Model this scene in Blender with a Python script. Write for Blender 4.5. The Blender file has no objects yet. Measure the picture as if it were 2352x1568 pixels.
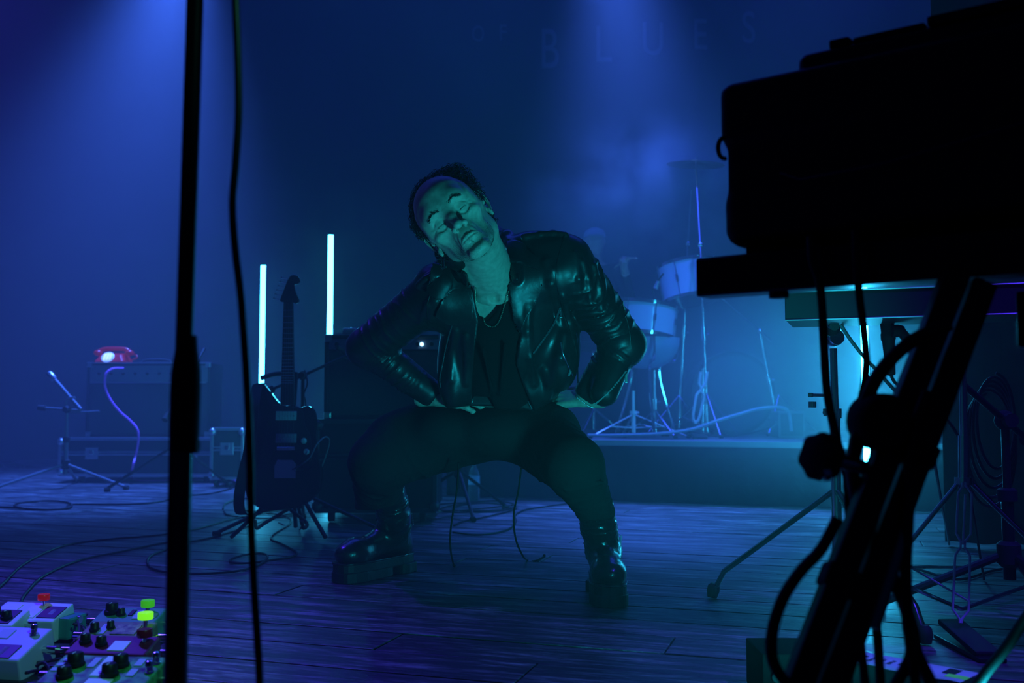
import bpy, bmesh, math, random
import numpy as np
from mathutils import Vector, Matrix, Quaternion, noise
from mathutils.bvhtree import BVHTree

random.seed(7); np.random.seed(7)
sc = bpy.context.scene
COL = sc.collection

# ------------------------------------------------------------------ camera
F_PX, CAM_H, HORIZ = 2287.0, 0.57, 930.0
PITCH = math.atan((HORIZ - 784.0) / F_PX)
cd = bpy.data.cameras.new('camera'); cam = bpy.data.objects.new('camera', cd); COL.objects.link(cam)
cam.location = (0, 0, CAM_H); cam.rotation_euler = (math.pi/2 + PITCH, 0, 0)
cd.sensor_width = 36.0; cd.lens = F_PX * 36.0 / 2352.0
cd.clip_start = 0.05; cd.clip_end = 60
cd.dof.use_dof = True; cd.dof.focus_distance = 2.75; cd.dof.aperture_fstop = 4.0
sc.camera = cam

def P(px, py, Y):
    """the point of the stage at depth Y seen at photo pixel px, py"""
    x = (px - 1176.0) / F_PX; u = (784.0 - py) / F_PX
    dy = math.cos(PITCH) - u * math.sin(PITCH); dz = math.sin(PITCH) + u * math.cos(PITCH)
    return Vector((x * Y / dy, Y, CAM_H + dz * Y / dy))
def F(px, py, z=0.0):
    """the point of a level plane at height z seen at photo pixel px, py"""
    x = (px - 1176.0) / F_PX; u = (784.0 - py) / F_PX
    dy = math.cos(PITCH) - u * math.sin(PITCH); dz = math.sin(PITCH) + u * math.cos(PITCH)
    t = (z - CAM_H) / dz
    return Vector((x * t, dy * t, z))

# ------------------------------------------------------------------ view, world
sc.view_settings.view_transform = 'Standard'; sc.view_settings.look = 'None'
sc.view_settings.gamma = 1.0; sc.view_settings.use_curve_mapping = False
sc.view_settings.exposure = 0.0
sc.cycles.use_denoising = True
sc.cycles.max_bounces = 4; sc.cycles.diffuse_bounces = 2; sc.cycles.glossy_bounces = 3
sc.cycles.transmission_bounces = 4; sc.cycles.volume_bounces = 0; sc.cycles.transparent_max_bounces = 8
sc.cycles.sample_clamp_indirect = 3.0
wd = bpy.data.worlds.new('night'); sc.world = wd; wd.use_nodes = True
wd.node_tree.nodes['Background'].inputs[0].default_value = (0.01, 0.04, 0.25, 1)
wd.node_tree.nodes['Background'].inputs[1].default_value = 0.05

# ------------------------------------------------------------------ stage lights and added fills
def aim(o, tgt):
    o.rotation_euler = (Vector(tgt) - o.location).to_track_quat('-Z', 'Y').to_euler()
def spot(name, loc, tgt, col, power, angle, blend=1.0, rad=0.12):
    l = bpy.data.lights.new(name, 'SPOT'); l.color = col; l.energy = power
    l.spot_size = math.radians(angle); l.spot_blend = blend; l.shadow_soft_size = rad
    o = bpy.data.objects.new(name, l); COL.objects.link(o); o.location = loc; aim(o, tgt); return o
def area(name, loc, tgt, col, power, sx, sy):
    l = bpy.data.lights.new(name, 'AREA'); l.shape = 'RECTANGLE'; l.color = col; l.energy = power
    l.size = sx; l.size_y = sy
    o = bpy.data.objects.new(name, l); COL.objects.link(o); o.location = loc; aim(o, tgt); return o
BLUE = (0.045, 0.15, 1.0); DEEP = (0.03, 0.07, 1.0); INDIGO = (0.07, 0.03, 1.0); TEAL = (0.01, 0.52, 0.66)
spot('blue_spot', P(425, -170, 7.6), F(150, 1118), BLUE, 3400, 62, rad=.25)
spot('blue_spot', P(1400, -190, 7.2), F(1560, 1178), BLUE, 2300, 38, rad=.25)
spot('blue_spot', (2.3, 4.6, 4.9), (1.15, 6.5, .8), BLUE, 900, 26)
spot('indigo_spot', (-3.0, 4.0, 4.6), (-1.55, 2.2, 0), INDIGO, 1450, 42)
area('blue_area_fill', (0.5, 6.0, 5.2), (0.3, 8.5, 0.5), DEEP, 150, 6, 2)  # unseen area fill added for the overall blue of the haze
spot('teal_footlight', (0.70, 1.46, 0.05), (-0.06, 2.72, 0.90), TEAL, 120, 82, .8, .09)
spot('pedal_fill', (0.3, 0.7, 1.6), (-1.0, 2.2, 0.05), (.14, .80, .62), 46, 26, .7, .05)  # narrow fill added to tint and brighten the pedals, no known lamp behind it
spot('indigo_spot', (1.9, 1.1, 3.3), (1.0, 2.30, 0.1), INDIGO, 420, 30)
spot('teal_floor_fill', (0.95, 1.15, 0.55), (0.22, 2.35, 0.0), TEAL, 9, 62, 1.0, .08)  # extra fill added to bring teal onto the floor
# ------------------------------------------------------------------ helpers: objects
def set_props(o, label=None, cat=None, group=None, kind=None):
    if label: o['label'] = label
    if cat: o['category'] = cat
    if group: o['group'] = group
    if kind: o['kind'] = kind
    return o
def thing(name, loc, label, cat, rotz=0.0, group=None):
    o = bpy.data.objects.new(name, None); COL.objects.link(o); o.empty_display_size = .05
    o.location = loc; o.rotation_euler = (0, 0, rotz); o['m'] = 0
    del o['m']
    return set_props(o, label, cat, group)
def root_mat(o):
    m = Matrix.Identity(4)
    while o is not None:
        m = (Matrix.Translation(o.location) @ o.rotation_euler.to_matrix().to_4x4()) @ m; o = o.parent
    return m
def link_mesh(name, me, m=None, parent=None, smooth=False, label=None):
    """geometry comes in world coordinates and is moved into the frame of its parent"""
    if parent is not None: me.transform(root_mat(parent).inverted())
    if m is not None:
        for k in (m if isinstance(m, (list, tuple)) else [m]): me.materials.append(k)
    if smooth: me.polygons.foreach_set('use_smooth', [True] * len(me.polygons))
    o = bpy.data.objects.new(name, me); COL.objects.link(o); o.parent = parent
    if label: o['label'] = label
    return o
def rotz_m(a): return Matrix.Rotation(a, 3, 'Z')
class MB:
    """collects shapes into one mesh"""
    def __init__(s): s.v = []; s.f = []; s.mi = []; s.cur = 0
    def add(s, vs, fs):
        n = len(s.v); s.v += [tuple(p) for p in vs]; s.f += [tuple(i + n for i in q) for q in fs]; s.mi += [s.cur] * len(fs); return s
    def box(s, c, d, R=None, bev=0.0):
        R = R or Matrix.Identity(3); c = Vector(c); h = [q / 2 for q in d]
        if bev <= 0:
            vs = [c + R @ Vector((h[0]*x, h[1]*y, h[2]*z)) for z in (-1, 1) for y in (-1, 1) for x in (-1, 1)]
            return s.add(vs, [(0,2,3,1),(4,5,7,6),(0,1,5,4),(2,6,7,3),(0,4,6,2),(1,3,7,5)])
        bm = bmesh.new(); bmesh.ops.create_cube(bm, size=1)
        for v in bm.verts: v.co = Vector((v.co.x * d[0], v.co.y * d[1], v.co.z * d[2]))
        bmesh.ops.bevel(bm, geom=bm.edges[:], offset=bev, segments=2, affect='EDGES', profile=.6)
        bm.verts.ensure_lookup_table()
        vs = [c + R @ v.co for v in bm.verts]; fs = [[v.index for v in f.verts] for f in bm.faces]; bm.free()
        return s.add(vs, fs)
    def cyl(s, a, b, r0, r1=None, n=12, caps=True):
        return s.tube([a, b], [r0, r0 if r1 is None else r1], n, caps)
    def tube(s, pts, r, n=8, caps=True, flat=1.0):
        pts = [Vector(p) for p in pts]; m = len(pts)
        rs = list(r) if isinstance(r, (list, tuple)) else [r] * m
        t0 = (pts[1] - pts[0]).normalized(); up = Vector((0, 0, 1)) if abs(t0.z) < .95 else Vector((0, 1, 0))
        u = t0.cross(up).normalized(); vs = []
        for i in range(m):
            t = (pts[min(i+1, m-1)] - pts[max(i-1, 0)])
            t = t.normalized() if t.length > 1e-9 else t0
            u = (u - t * u.dot(t)); u = u.normalized() if u.length > 1e-6 else t.orthogonal().normalized()
            w = t.cross(u)
            for k in range(n):
                a = 2*math.pi*k/n; vs.append(pts[i] + (u*math.cos(a) + w*math.sin(a)*flat) * rs[i])
        fs = [(i*n+k, i*n+(k+1)%n, (i+1)*n+(k+1)%n, (i+1)*n+k) for i in range(m-1) for k in range(n)]
        if caps: fs += [tuple(range(n-1, -1, -1)), tuple((m-1)*n + k for k in range(n))]
        return s.add(vs, fs)
    def lathe(s, prof, o=(0,0,0), ax=(0,0,1), n=24, caps=True):
        """prof: (radius, height) along ax from o"""
        ax = Vector(ax).normalized(); u = ax.orthogonal().normalized(); w = ax.cross(u); o = Vector(o); vs = []
        for r, h in prof:
            for k in range(n):
                a = 2*math.pi*k/n; vs.append(o + ax*h + (u*math.cos(a) + w*math.sin(a)) * r)
        m = len(prof)
        fs = [(i*n+k, i*n+(k+1)%n, (i+1)*n+(k+1)%n, (i+1)*n+k) for i in range(m-1) for k in range(n)]
        if caps: fs += [tuple(range(n-1, -1, -1)), tuple((m-1)*n + k for k in range(n))]
        return s.add(vs, fs)
    def ball(s, c, r, n=10, R=None):
        r = r if isinstance(r, (list, tuple)) else (r, r, r); c = Vector(c); R = R or Matrix.Identity(3); vs = []
        m = max(4, n // 2)
        for i in range(1, m):
            for k in range(n):
                a = math.pi*i/m; b = 2*math.pi*k/n
                vs.append(c + R @ Vector((r[0]*math.sin(a)*math.cos(b), r[1]*math.sin(a)*math.sin(b), r[2]*math.cos(a))))
        vs += [c + R @ Vector((0, 0, r[2])), c - R @ Vector((0, 0, r[2]))]; T = len(vs)-2
        fs = [(i*n+k, (i+1)*n+k, (i+1)*n+(k+1)%n, i*n+(k+1)%n) for i in range(m-2) for k in range(n)]
        fs += [(T, k, (k+1) % n) for k in range(n)] + [(T+1, (m-2)*n+(k+1) % n, (m-2)*n+k) for k in range(n)]
        return s.add(vs, fs)
    def prism(s, outline, th, M):
        """outline in the local xy plane, thickness along local z from 0 to th, M a 4x4"""
        n = len(outline)
        vs = [M @ Vector((x, y, 0)) for x, y in outline] + [M @ Vector((x, y, th)) for x, y in outline]
        fs = [tuple(range(n-1, -1, -1)), tuple(range(n, 2*n))] + [(k, (k+1) % n, n+(k+1) % n, n+k) for k in range(n)]
        return s.add(vs, fs)
    def build(s, name, m=None, parent=None, smooth=False, label=None, bevel=0.0, seg=2):
        me = bpy.data.meshes.new(name); me.from_pydata(s.v, [], s.f)
        bm = bmesh.new(); bm.from_mesh(me)
        bmesh.ops.recalc_face_normals(bm, faces=bm.faces); bm.to_mesh(me); bm.free()
        if any(s.mi): me.polygons.foreach_set('material_index', s.mi)
        o = link_mesh(name, me, m, parent, smooth, label)
        if smooth:
            try: me.set_sharp_from_angle(angle=math.radians(42))
            except Exception: pass
        if bevel > 0:
            b = o.modifiers.new('bevel', 'BEVEL'); b.width = bevel; b.segments = seg; b.limit_method = 'ANGLE'; b.angle_limit = math.radians(40)
        return o
def smooth_path(pts, n=8):
    """Catmull-Rom through points"""
    pts = [Vector(p) for p in pts]; q = [pts[0]*2 - pts[1]] + pts + [pts[-1]*2 - pts[-2]]; out = []
    for i in range(1, len(q)-2):
        a, b, c, d = q[i-1], q[i], q[i+1], q[i+2]
        for k in range(n):
            t = k/n
            out.append(.5*((2*b) + (c-a)*t + (2*a-5*b+4*c-d)*t*t + (3*b-a-3*c+d)*t*t*t))
    return out + [pts[-1]]

# ------------------------------------------------------------------ helpers: materials
def MAT(name, col=(.5,.5,.5), rough=.5, metal=0.0, spec=.5, emit=None, es=0.0, bump=0.0, bscale=200.0, bdist=.002,
        var=0.0, vscale=5.0, coat=0.0, trans=0.0, ior=1.45, rvar=0.0, stretch=None, detail=3.0):
    m = bpy.data.materials.new(name); m.use_nodes = True; nt = m.node_tree; b = nt.nodes['Principled BSDF']
    b.inputs['Base Color'].default_value = (*col, 1); b.inputs['Roughness'].default_value = rough
    b.inputs['Metallic'].default_value = metal; b.inputs['Specular IOR Level'].default_value = spec
    b.inputs['Coat Weight'].default_value = coat; b.inputs['Transmission Weight'].default_value = trans; b.inputs['IOR'].default_value = ior
    if emit: b.inputs['Emission Color'].default_value = (*emit, 1); b.inputs['Emission Strength'].default_value = es
    tc = nt.nodes.new('ShaderNodeTexCoord'); mp = nt.nodes.new('ShaderNodeMapping')
    nt.links.new(tc.outputs['Object'], mp.inputs[0])
    if stretch: mp.inputs['Scale'].default_value = stretch
    if var > 0 or rvar > 0:
        n = nt.nodes.new('ShaderNodeTexNoise'); n.inputs['Scale'].default_value = vscale; n.inputs['Detail'].default_value = detail
        nt.links.new(mp.outputs[0], n.inputs[0])
        if var > 0:
            r = nt.nodes.new('ShaderNodeValToRGB'); r.color_ramp.elements[0].position = .35; r.color_ramp.elements[1].position = .65
            r.color_ramp.elements[0].color = (*[c*(1-var) for c in col], 1); r.color_ramp.elements[1].color = (*[min(1, c*(1+var)) for c in col], 1)
            nt.links.new(n.outputs[0], r.inputs[0]); nt.links.new(r.outputs[0], b.inputs['Base Color'])
        if rvar > 0:
            q = nt.nodes.new('ShaderNodeMapRange'); q.inputs[3].default_value = max(.02, rough-rvar); q.inputs[4].default_value = min(1, rough+rvar)
            q.inputs[1].default_value = .3; q.inputs[2].default_value = .7
            nt.links.new(n.outputs[0], q.inputs[0]); nt.links.new(q.outputs[0], b.inputs['Roughness'])
    if bump > 0:
        n = nt.nodes.new('ShaderNodeTexNoise'); n.inputs['Scale'].default_value = bscale; n.inputs['Detail'].default_value = 3
        nt.links.new(mp.outputs[0], n.inputs[0])
        k = nt.nodes.new('ShaderNodeBump'); k.inputs['Strength'].default_value = bump; k.inputs['Distance'].default_value = bdist
        nt.links.new(n.outputs[0], k.inputs['Height']); nt.links.new(k.outputs[0], b.inputs['Normal'])
    return m

# ------------------------------------------------------------------ helpers: one continuous surface from blended volumes
class SDF:
    """a distance field on a grid; volumes are blended in one after another and skinned as one mesh"""
    def __init__(s, lo, hi, h):
        s.lo = np.array(lo, float); s.h = h; s.n = np.ceil((np.array(hi) - s.lo) / h).astype(int) + 1
        s.d = np.full(s.n, 0.25, np.float32)
    def block(s, lo, hi, pad):
        a = np.clip(np.floor((np.array(lo) - pad - s.lo) / s.h).astype(int), 0, s.n-1)
        b = np.clip(np.ceil((np.array(hi) + pad - s.lo) / s.h).astype(int) + 1, 1, s.n)
        sl = tuple(slice(x, y) for x, y in zip(a, b))
        ax = [s.lo[i] + s.h * np.arange(a[i], b[i]) for i in range(3)]
        X, Y, Z = np.meshgrid(*ax, indexing='ij', sparse=True)
        return sl, X.astype(np.float32), Y.astype(np.float32), Z.astype(np.float32)
    def mix(s, sl, d, k, sub=False):
        a = s.d[sl]
        if sub:
            h = np.clip(.5 - .5*(d + a)/k, 0, 1); s.d[sl] = a*(1-h) + (-d)*h + k*h*(1-h)
        else:
            h = np.clip(.5 + .5*(d - a)/k, 0, 1); s.d[sl] = d*(1-h) + a*h - k*h*(1-h)
    def ell(s, c, r, k=.01, R=None, sub=False):
        c = np.array(c, float); r = np.array(r if isinstance(r, (tuple, list)) else (r, r, r), float); m = r.max()
        sl, X, Y, Z = s.block(c - m, c + m, k + .03)
        if X.size*Y.size*Z.size == 0: return s
        x, y, z = X - c[0], Y - c[1], Z - c[2]
        if R is not None:
            R = np.array(R); x, y, z = (R[0,0]*x+R[1,0]*y+R[2,0]*z, R[0,1]*x+R[1,1]*y+R[2,1]*z, R[0,2]*x+R[1,2]*y+R[2,2]*z)
        k0 = np.sqrt((x/r[0])**2 + (y/r[1])**2 + (z/r[2])**2); k1 = np.sqrt((x/r[0]**2)**2 + (y/r[1]**2)**2 + (z/r[2]**2)**2)
        s.mix(sl, k0*(k0-1)/np.maximum(k1, 1e-6), k, sub); return s
    def cap(s, a, b, ra, rb=None, k=.01, sub=False, wr=None):
        """tapered capsule; wr(t, ang, X, Y, Z) may add wrinkles"""
        rb = ra if rb is None else rb; a = np.array(a, float); b = np.array(b, float); m = max(ra, rb)
        sl, X, Y, Z = s.block(np.minimum(a, b) - m, np.maximum(a, b) + m, k + .03)
        ab = b - a; L2 = float(ab @ ab) + 1e-12
        px, py, pz = X - a[0], Y - a[1], Z - a[2]
        t = np.clip((px*ab[0] + py*ab[1] + pz*ab[2]) / L2, 0, 1)
        d = np.sqrt((px-t*ab[0])**2 + (py-t*ab[1])**2 + (pz-t*ab[2])**2) - (ra + (rb-ra)*t)
        if wr is not None: d = d + wr(t, X, Y, Z)
        s.mix(sl, d, k, sub); return s
    def chain(s, pts, rs, k=.01, sub=False):
        for i in range(len(pts)-1): s.cap(pts[i], pts[i+1], rs[i], rs[i+1], k, sub)
        return s
    def mesh(s, name):
        d = s.d; ins = d < 0; n = s.n
        cm = np.zeros(n-1, np.int16); acc = np.zeros((*(n-1), 3), np.float32); cnt = np.zeros(n-1, np.float32)
        def sh(a, o): return a[o[0]:o[0]+n[0]-1, o[1]:o[1]+n[1]-1, o[2]:o[2]+n[2]-1]
        edges = [((0,0,0),(1,0,0)),((0,1,0),(1,1,0)),((0,0,1),(1,0,1)),((0,1,1),(1,1,1)),((0,0,0),(0,1,0)),((1,0,0),(1,1,0)),
                 ((0,0,1),(0,1,1)),((1,0,1),(1,1,1)),((0,0,0),(0,0,1)),((1,0,0),(1,0,1)),((0,1,0),(0,1,1)),((1,1,0),(1,1,1))]
        for p, q in edges:
            A, B = sh(d, p), sh(d, q); c = (A < 0) != (B < 0)
            idx = np.nonzero(c); a_, b_ = A[idx], B[idx]; t = a_ / (a_ - b_)
            for i in range(3): acc[(*idx, np.full(len(t), i))] += p[i] + t*(q[i]-p[i])
            cnt[idx] += 1
        act = cnt > 0; ids = np.full(n-1, -1, np.int64); ix = np.nonzero(act); ids[ix] = np.arange(len(ix[0]))
        V = s.lo + s.h * (np.stack(ix, 1) + acc[ix] / cnt[ix][:, None])
        fs = []
        for ax in range(3):
            o = [0,0,0]; o[ax] = 1
            a = ins[tuple(slice(0, n[i]-o[i]) for i in range(3))]; b = ins[tuple(slice(o[i], n[i]) for i in range(3))]
            e = np.nonzero(a != b); e = np.stack(e, 1); u, w = [i for i in range(3) if i != ax]
            ok = (e[:, u] > 0) & (e[:, w] > 0) & (e[:, u] < n[u]-1) & (e[:, w] < n[w]-1); e = e[ok]
            def g(du, dw):
                q = e.copy(); q[:, u] -= du; q[:, w] -= dw; return ids[q[:, 0], q[:, 1], q[:, 2]]
            Q = np.stack([g(0,0), g(1,0), g(1,1), g(0,1)], 1)
            flip = a[e[:, 0], e[:, 1], e[:, 2]] != (ax == 1)
            Q[flip] = Q[flip][:, ::-1]; fs.append(Q)
        fs = np.concatenate(fs); fs = fs[(fs >= 0).all(1)]
        me = bpy.data.meshes.new(name); me.vertices.add(len(V)); me.vertices.foreach_set('co', V.astype(np.float32).ravel())
        me.loops.add(len(fs)*4); me.loops.foreach_set('vertex_index', fs.astype(np.int32).ravel())
        me.polygons.add(len(fs)); me.polygons.foreach_set('loop_start', np.arange(0, len(fs)*4, 4, dtype=np.int32))
        me.polygons.foreach_set('loop_total', np.full(len(fs), 4, np.int32)); me.update(calc_edges=True); me.validate()
        bm = bmesh.new(); bm.from_mesh(me)
        if bm.faces and bm.calc_volume(signed=True) < 0: bmesh.ops.reverse_faces(bm, faces=bm.faces)
        bm.to_mesh(me); bm.free(); me.polygons.foreach_set('use_smooth', [True]*len(me.polygons))
        return me
# ------------------------------------------------------------------ the stage
ST = math.radians(-18)      # the boards and the riser run askew to the camera
def SR(): return Matrix.Rotation(ST, 3, 'Z')
ax_u = SR() @ Vector((1, 0, 0)); ax_v = SR() @ Vector((0, 1, 0))
def plank_mat():
    m = bpy.data.materials.new('worn_stage_paint'); m.use_nodes = True; nt = m.node_tree; b = nt.nodes['Principled BSDF']
    N = nt.nodes.new; L = nt.links.new
    tc = N('ShaderNodeTexCoord'); oi = N('ShaderNodeObjectInfo'); ad = N('ShaderNodeVectorMath'); ad.operation = 'ADD'
    mu = N('ShaderNodeVectorMath'); mu.operation = 'SCALE'; mu.inputs['Scale'].default_value = 37
    cb = N('ShaderNodeCombineXYZ'); L(oi.outputs['Random'], cb.inputs[0]); L(oi.outputs['Random'], cb.inputs[2]); L(cb.outputs[0], mu.inputs[0])
    L(tc.outputs['Object'], ad.inputs[0]); L(mu.outputs[0], ad.inputs[1])
    def nz(scale, st, det=5, rough=.6):
        mp = N('ShaderNodeMapping'); mp.inputs['Scale'].default_value = st; n = N('ShaderNodeTexNoise')
        n.inputs['Scale'].default_value = scale; n.inputs['Detail'].default_value = det; n.inputs['Roughness'].default_value = rough
        L(ad.outputs[0], mp.inputs[0]); L(mp.outputs[0], n.inputs[0]); return n
    wear = nz(6.5, (.55, 4.0, 1), 9, .78); grain = nz(22, (.35, 9, 1), 4, .6); fine = nz(90, (.5, 5, 1), 3, .6); big = nz(1.3, (1, 1.2, 1), 3, .5)
    def ramp(src, stops):
        r = N('ShaderNodeValToRGB'); e = r.color_ramp.elements
        e[0].position, e[0].color = stops[0][0], (*[stops[0][1]]*3, 1); e[1].position, e[1].color = stops[-1][0], (*[stops[-1][1]]*3, 1)
        for p, c in stops[1:-1]: q = e.new(p); q.color = (c, c, c, 1)
        L(src, r.inputs[0]); return r.outputs[0]
    w1 = ramp(wear.outputs[0], [(.46, .03), (.53, .35), (.60, 1)]); g1 = ramp(grain.outputs[0], [(.3, .45), (.7, 1)]); b1 = ramp(big.outputs[0], [(.35, .5), (.6, 1.0)])
    f1 = ramp(fine.outputs[0], [(.35, .6), (.65, 1)])
    def mul(a, c):
        k = N('ShaderNodeMath'); k.operation = 'MULTIPLY'; L(a, k.inputs[0])
        if isinstance(c, float): k.inputs[1].default_value = c
        else: L(c, k.inputs[1])
        return k.outputs[0]
    t = mul(mul(mul(w1, g1), b1), f1)
    mix = N('ShaderNodeMix'); mix.data_type = 'RGBA'; L(t, mix.inputs[0])
    mix.inputs[6].default_value = (.040, .038, .037, 1); mix.inputs[7].default_value = (.62, .58, .54, 1); L(mix.outputs[2], b.inputs['Base Color'])
    rr = N('ShaderNodeMapRange'); rr.inputs[3].default_value = .36; rr.inputs[4].default_value = .62; L(t, rr.inputs[0]); L(rr.outputs[0], b.inputs['Roughness'])
    ha = N('ShaderNodeMath'); ha.operation = 'ADD'; L(mul(grain.outputs[0], .8), ha.inputs[0]); L(mul(fine.outputs[0], .5), ha.inputs[1])
    bu = N('ShaderNodeBump'); bu.inputs['Strength'].default_value = .55; bu.inputs['Distance'].default_value = .004; L(ha.outputs[0], bu.inputs['Height']); L(bu.outputs[0], b.inputs['Normal'])
    return m
plankm = plank_mat(); voidm = MAT('gap_dark', (.005,.005,.005), .9)
m = MB(); m.box((0, 6.0, -.11), (17, 15, .1)); fl = m.build('floor', voidm); fl['kind'] = 'structure'
rng = random.Random(11); PW = .172; n_pl = 0
v0, v1 = -1.2, 12.6
k = 0; v = v0
plank_meshes = {}
while v < v1:
    u = -8.5 + rng.uniform(0, 2.4)
    while u < 8.5:
        Lp = rng.choice((2.4, 3.0, 3.6, 4.2)); c = ax_u*(u + Lp/2) + ax_v*v + Vector((0, 0, rng.uniform(-.0016, .0006)))
        ends = [ax_u*(u + Lp*t) + ax_v*v for t in (0, .25, .5, .75, 1)]
        if any(1.4 < e.y < 12 and abs(e.x) < .70*e.y + .5 for e in ends):
            key = Lp
            if key not in plank_meshes:
                q = MB(); q.box((0, 0, -.03), (Lp - .004, PW - .0065, .06), None, .0022); me = bpy.data.meshes.new('plank'); me.from_pydata(q.v, [], q.f); me.materials.append(plankm); plank_meshes[key] = me
            o = bpy.data.objects.new('plank', plank_meshes[key]); COL.objects.link(o); o.parent = fl; o.location = c; o.rotation_euler = (rng.uniform(-.004, .004), 0, ST); n_pl += 1
        u += Lp
    v += PW
print('planks', n_pl)

drape = MAT('black_drape', (.022,.022,.025), .95, spec=.1, bump=.4, bscale=30, bdist=.01)
wallm = MAT('back_wall_paint', (.035,.035,.04), .9, spec=.1, var=.25, vscale=1.2)
m = MB(); m.box((0, 11.2, 3.2), (17, .12, 6.8)); wl = m.build('wall_back', wallm); wl['kind'] = 'structure'
m = MB(); m.box((-7.6, 6, 3.2), (.12, 10.2, 6.8)); w = m.build('wall_left', wallm); w['kind'] = 'structure'
m = MB(); m.box((7.6, 6, 3.2), (.12, 10.2, 6.8)); w = m.build('wall_right', wallm); w['kind'] = 'structure'
# lettering painted on the back wall
letm = MAT('pale_wall_lettering', (.16,.16,.18), .9, spec=.1)
def letter(ch, x, y, hpx, sx=1.0, parent=None):
    c = bpy.data.curves.new('wall_letter', 'FONT'); c.body = ch; Y = 11.11; c.size = hpx*Y/F_PX/.70; c.align_x = 'CENTER'; c.extrude = .006
    me = None; o = bpy.data.objects.new('tmp', c); COL.objects.link(o); o.scale = (sx, 1, 1)
    dg = bpy.context.evaluated_depsgraph_get(); me = bpy.data.meshes.new_from_object(o.evaluated_get(dg)); bpy.data.objects.remove(o)
    me.transform(Matrix.Translation(P(x, y + hpx/2, Y)) @ Matrix.Rotation(math.pi/2, 4, 'X') @ Matrix.Diagonal((sx, 1, 1, 1)))
    q = link_mesh('wall_letter', me, letm, parent); return q
for ch, x, y, h, sx in (('O', 1098, 76, 38, .7), ('F', 1155, 73, 38, .8), ('B', 1262, 108, 96, .62), ('L', 1385, 98, 88, .7), ('U', 1500, 86, 80, .7), ('E', 1608, 76, 74, .7), ('S', 1720, 60, 76, .7)):
    letter(ch, x, y, h, sx, wl)

# side drape: black cloth hanging in folds at the right
def drape_mesh(name, p0, p1, z0, z1, amp, wl_, kind, lab=None, cat=None):
    L = (p1-p0).length; n = int(L/.025); d = (p1-p0).normalized(); nn = Vector((-d.y, d.x, 0)); V, Fc = [], []; rows = 8
    for i in range(n+1):
        s_ = L*i/n
        for j in range(rows+1):
            t = j/rows; a = amp*(.6+.4*t)*math.sin(2*math.pi*s_/wl_ + .9*math.sin(s_*3.1) + .3*t) + amp*.3*math.sin(2*math.pi*s_/(wl_*.37)+t)
            V.append(p0 + d*s_ + nn*a + Vector((0, 0, z1 + (z0-z1)*t)))
    for i in range(n):
        for j in range(rows): a = i*(rows+1)+j; Fc.append((a, a+1, a+rows+2, a+rows+1))
    me = bpy.data.meshes.new(name); me.from_pydata([tuple(v) for v in V], [], Fc); me.materials.append(drape); me.polygons.foreach_set('use_smooth', [True]*len(me.polygons))
    o = bpy.data.objects.new(name, me); COL.objects.link(o); so = o.modifiers.new('t', 'SOLIDIFY'); so.thickness = .006
    set_props(o, lab, cat, None, kind); return o
drape_mesh('side_curtain', Vector((1.75, 4.05, 0)), Vector((3.6, 3.55, 0)), .02, 5.5, .035, .22, None, 'tall black side curtain hanging in folds behind the stands and cables', 'curtain')

# drum riser with a black skirt and a carpet top
RZ = .362
rc = F(1112, 1141); rr_ = F(1900, 1166); du = (rr_-rc); du.z = 0; Lr = 4.6; du = du.normalized(); dv = Vector((-du.y, du.x, 0)); RR = Matrix((( du.x, dv.x, 0), (du.y, dv.y, 0), (0, 0, 1)))
rl = rc - du*.25
riser = thing('drum_riser', rl + du*Lr/2, 'low black skirted drum riser with a worn deck behind the performer', 'riser')
deckm = MAT('riser_carpet', (.10,.10,.11), .85, bump=.4, bscale=120, bdist=.003, var=.4, vscale=7)
m = MB(); m.box(rl + du*Lr/2 + dv*1.25 + Vector((0, 0, RZ-.02)), (Lr, 2.5, .04), RR, .006); m.build('deck', deckm, riser)
m = MB(); n = 240; V = []
for i in range(n+1):
    s_ = Lr*i/n; a = .006*math.sin(s_*19 + math.sin(s_*5)) + .003*math.sin(s_*47)
    for z in (.004, .12, .25, RZ-.035): V.append(rl + du*s_ + dv*(a*(1 - z) - .003) + Vector((0, 0, z)))
m.add(V, [(4*i+j, 4*i+j+1, 4*i+j+5, 4*i+j+4) for i in range(n) for j in range(3)]); o = m.build('skirt', drape, riser, smooth=True)
so = o.modifiers.new('t', 'SOLIDIFY'); so.thickness = .005
m = MB(); m.box(rl + dv*1.25 + Vector((0, 0, RZ/2-.02)), (.02, 2.46, RZ-.05), RR); m.build('side_skirt', drape, riser)
m = MB(); m.box(rl + du*Lr/2 + dv*-.018 + Vector((0, 0, RZ-.016)), (Lr, .012, .034), RR, .003); m.build('edge_trim', MAT('edge_tape', (.30,.30,.32), .5), riser)

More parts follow.
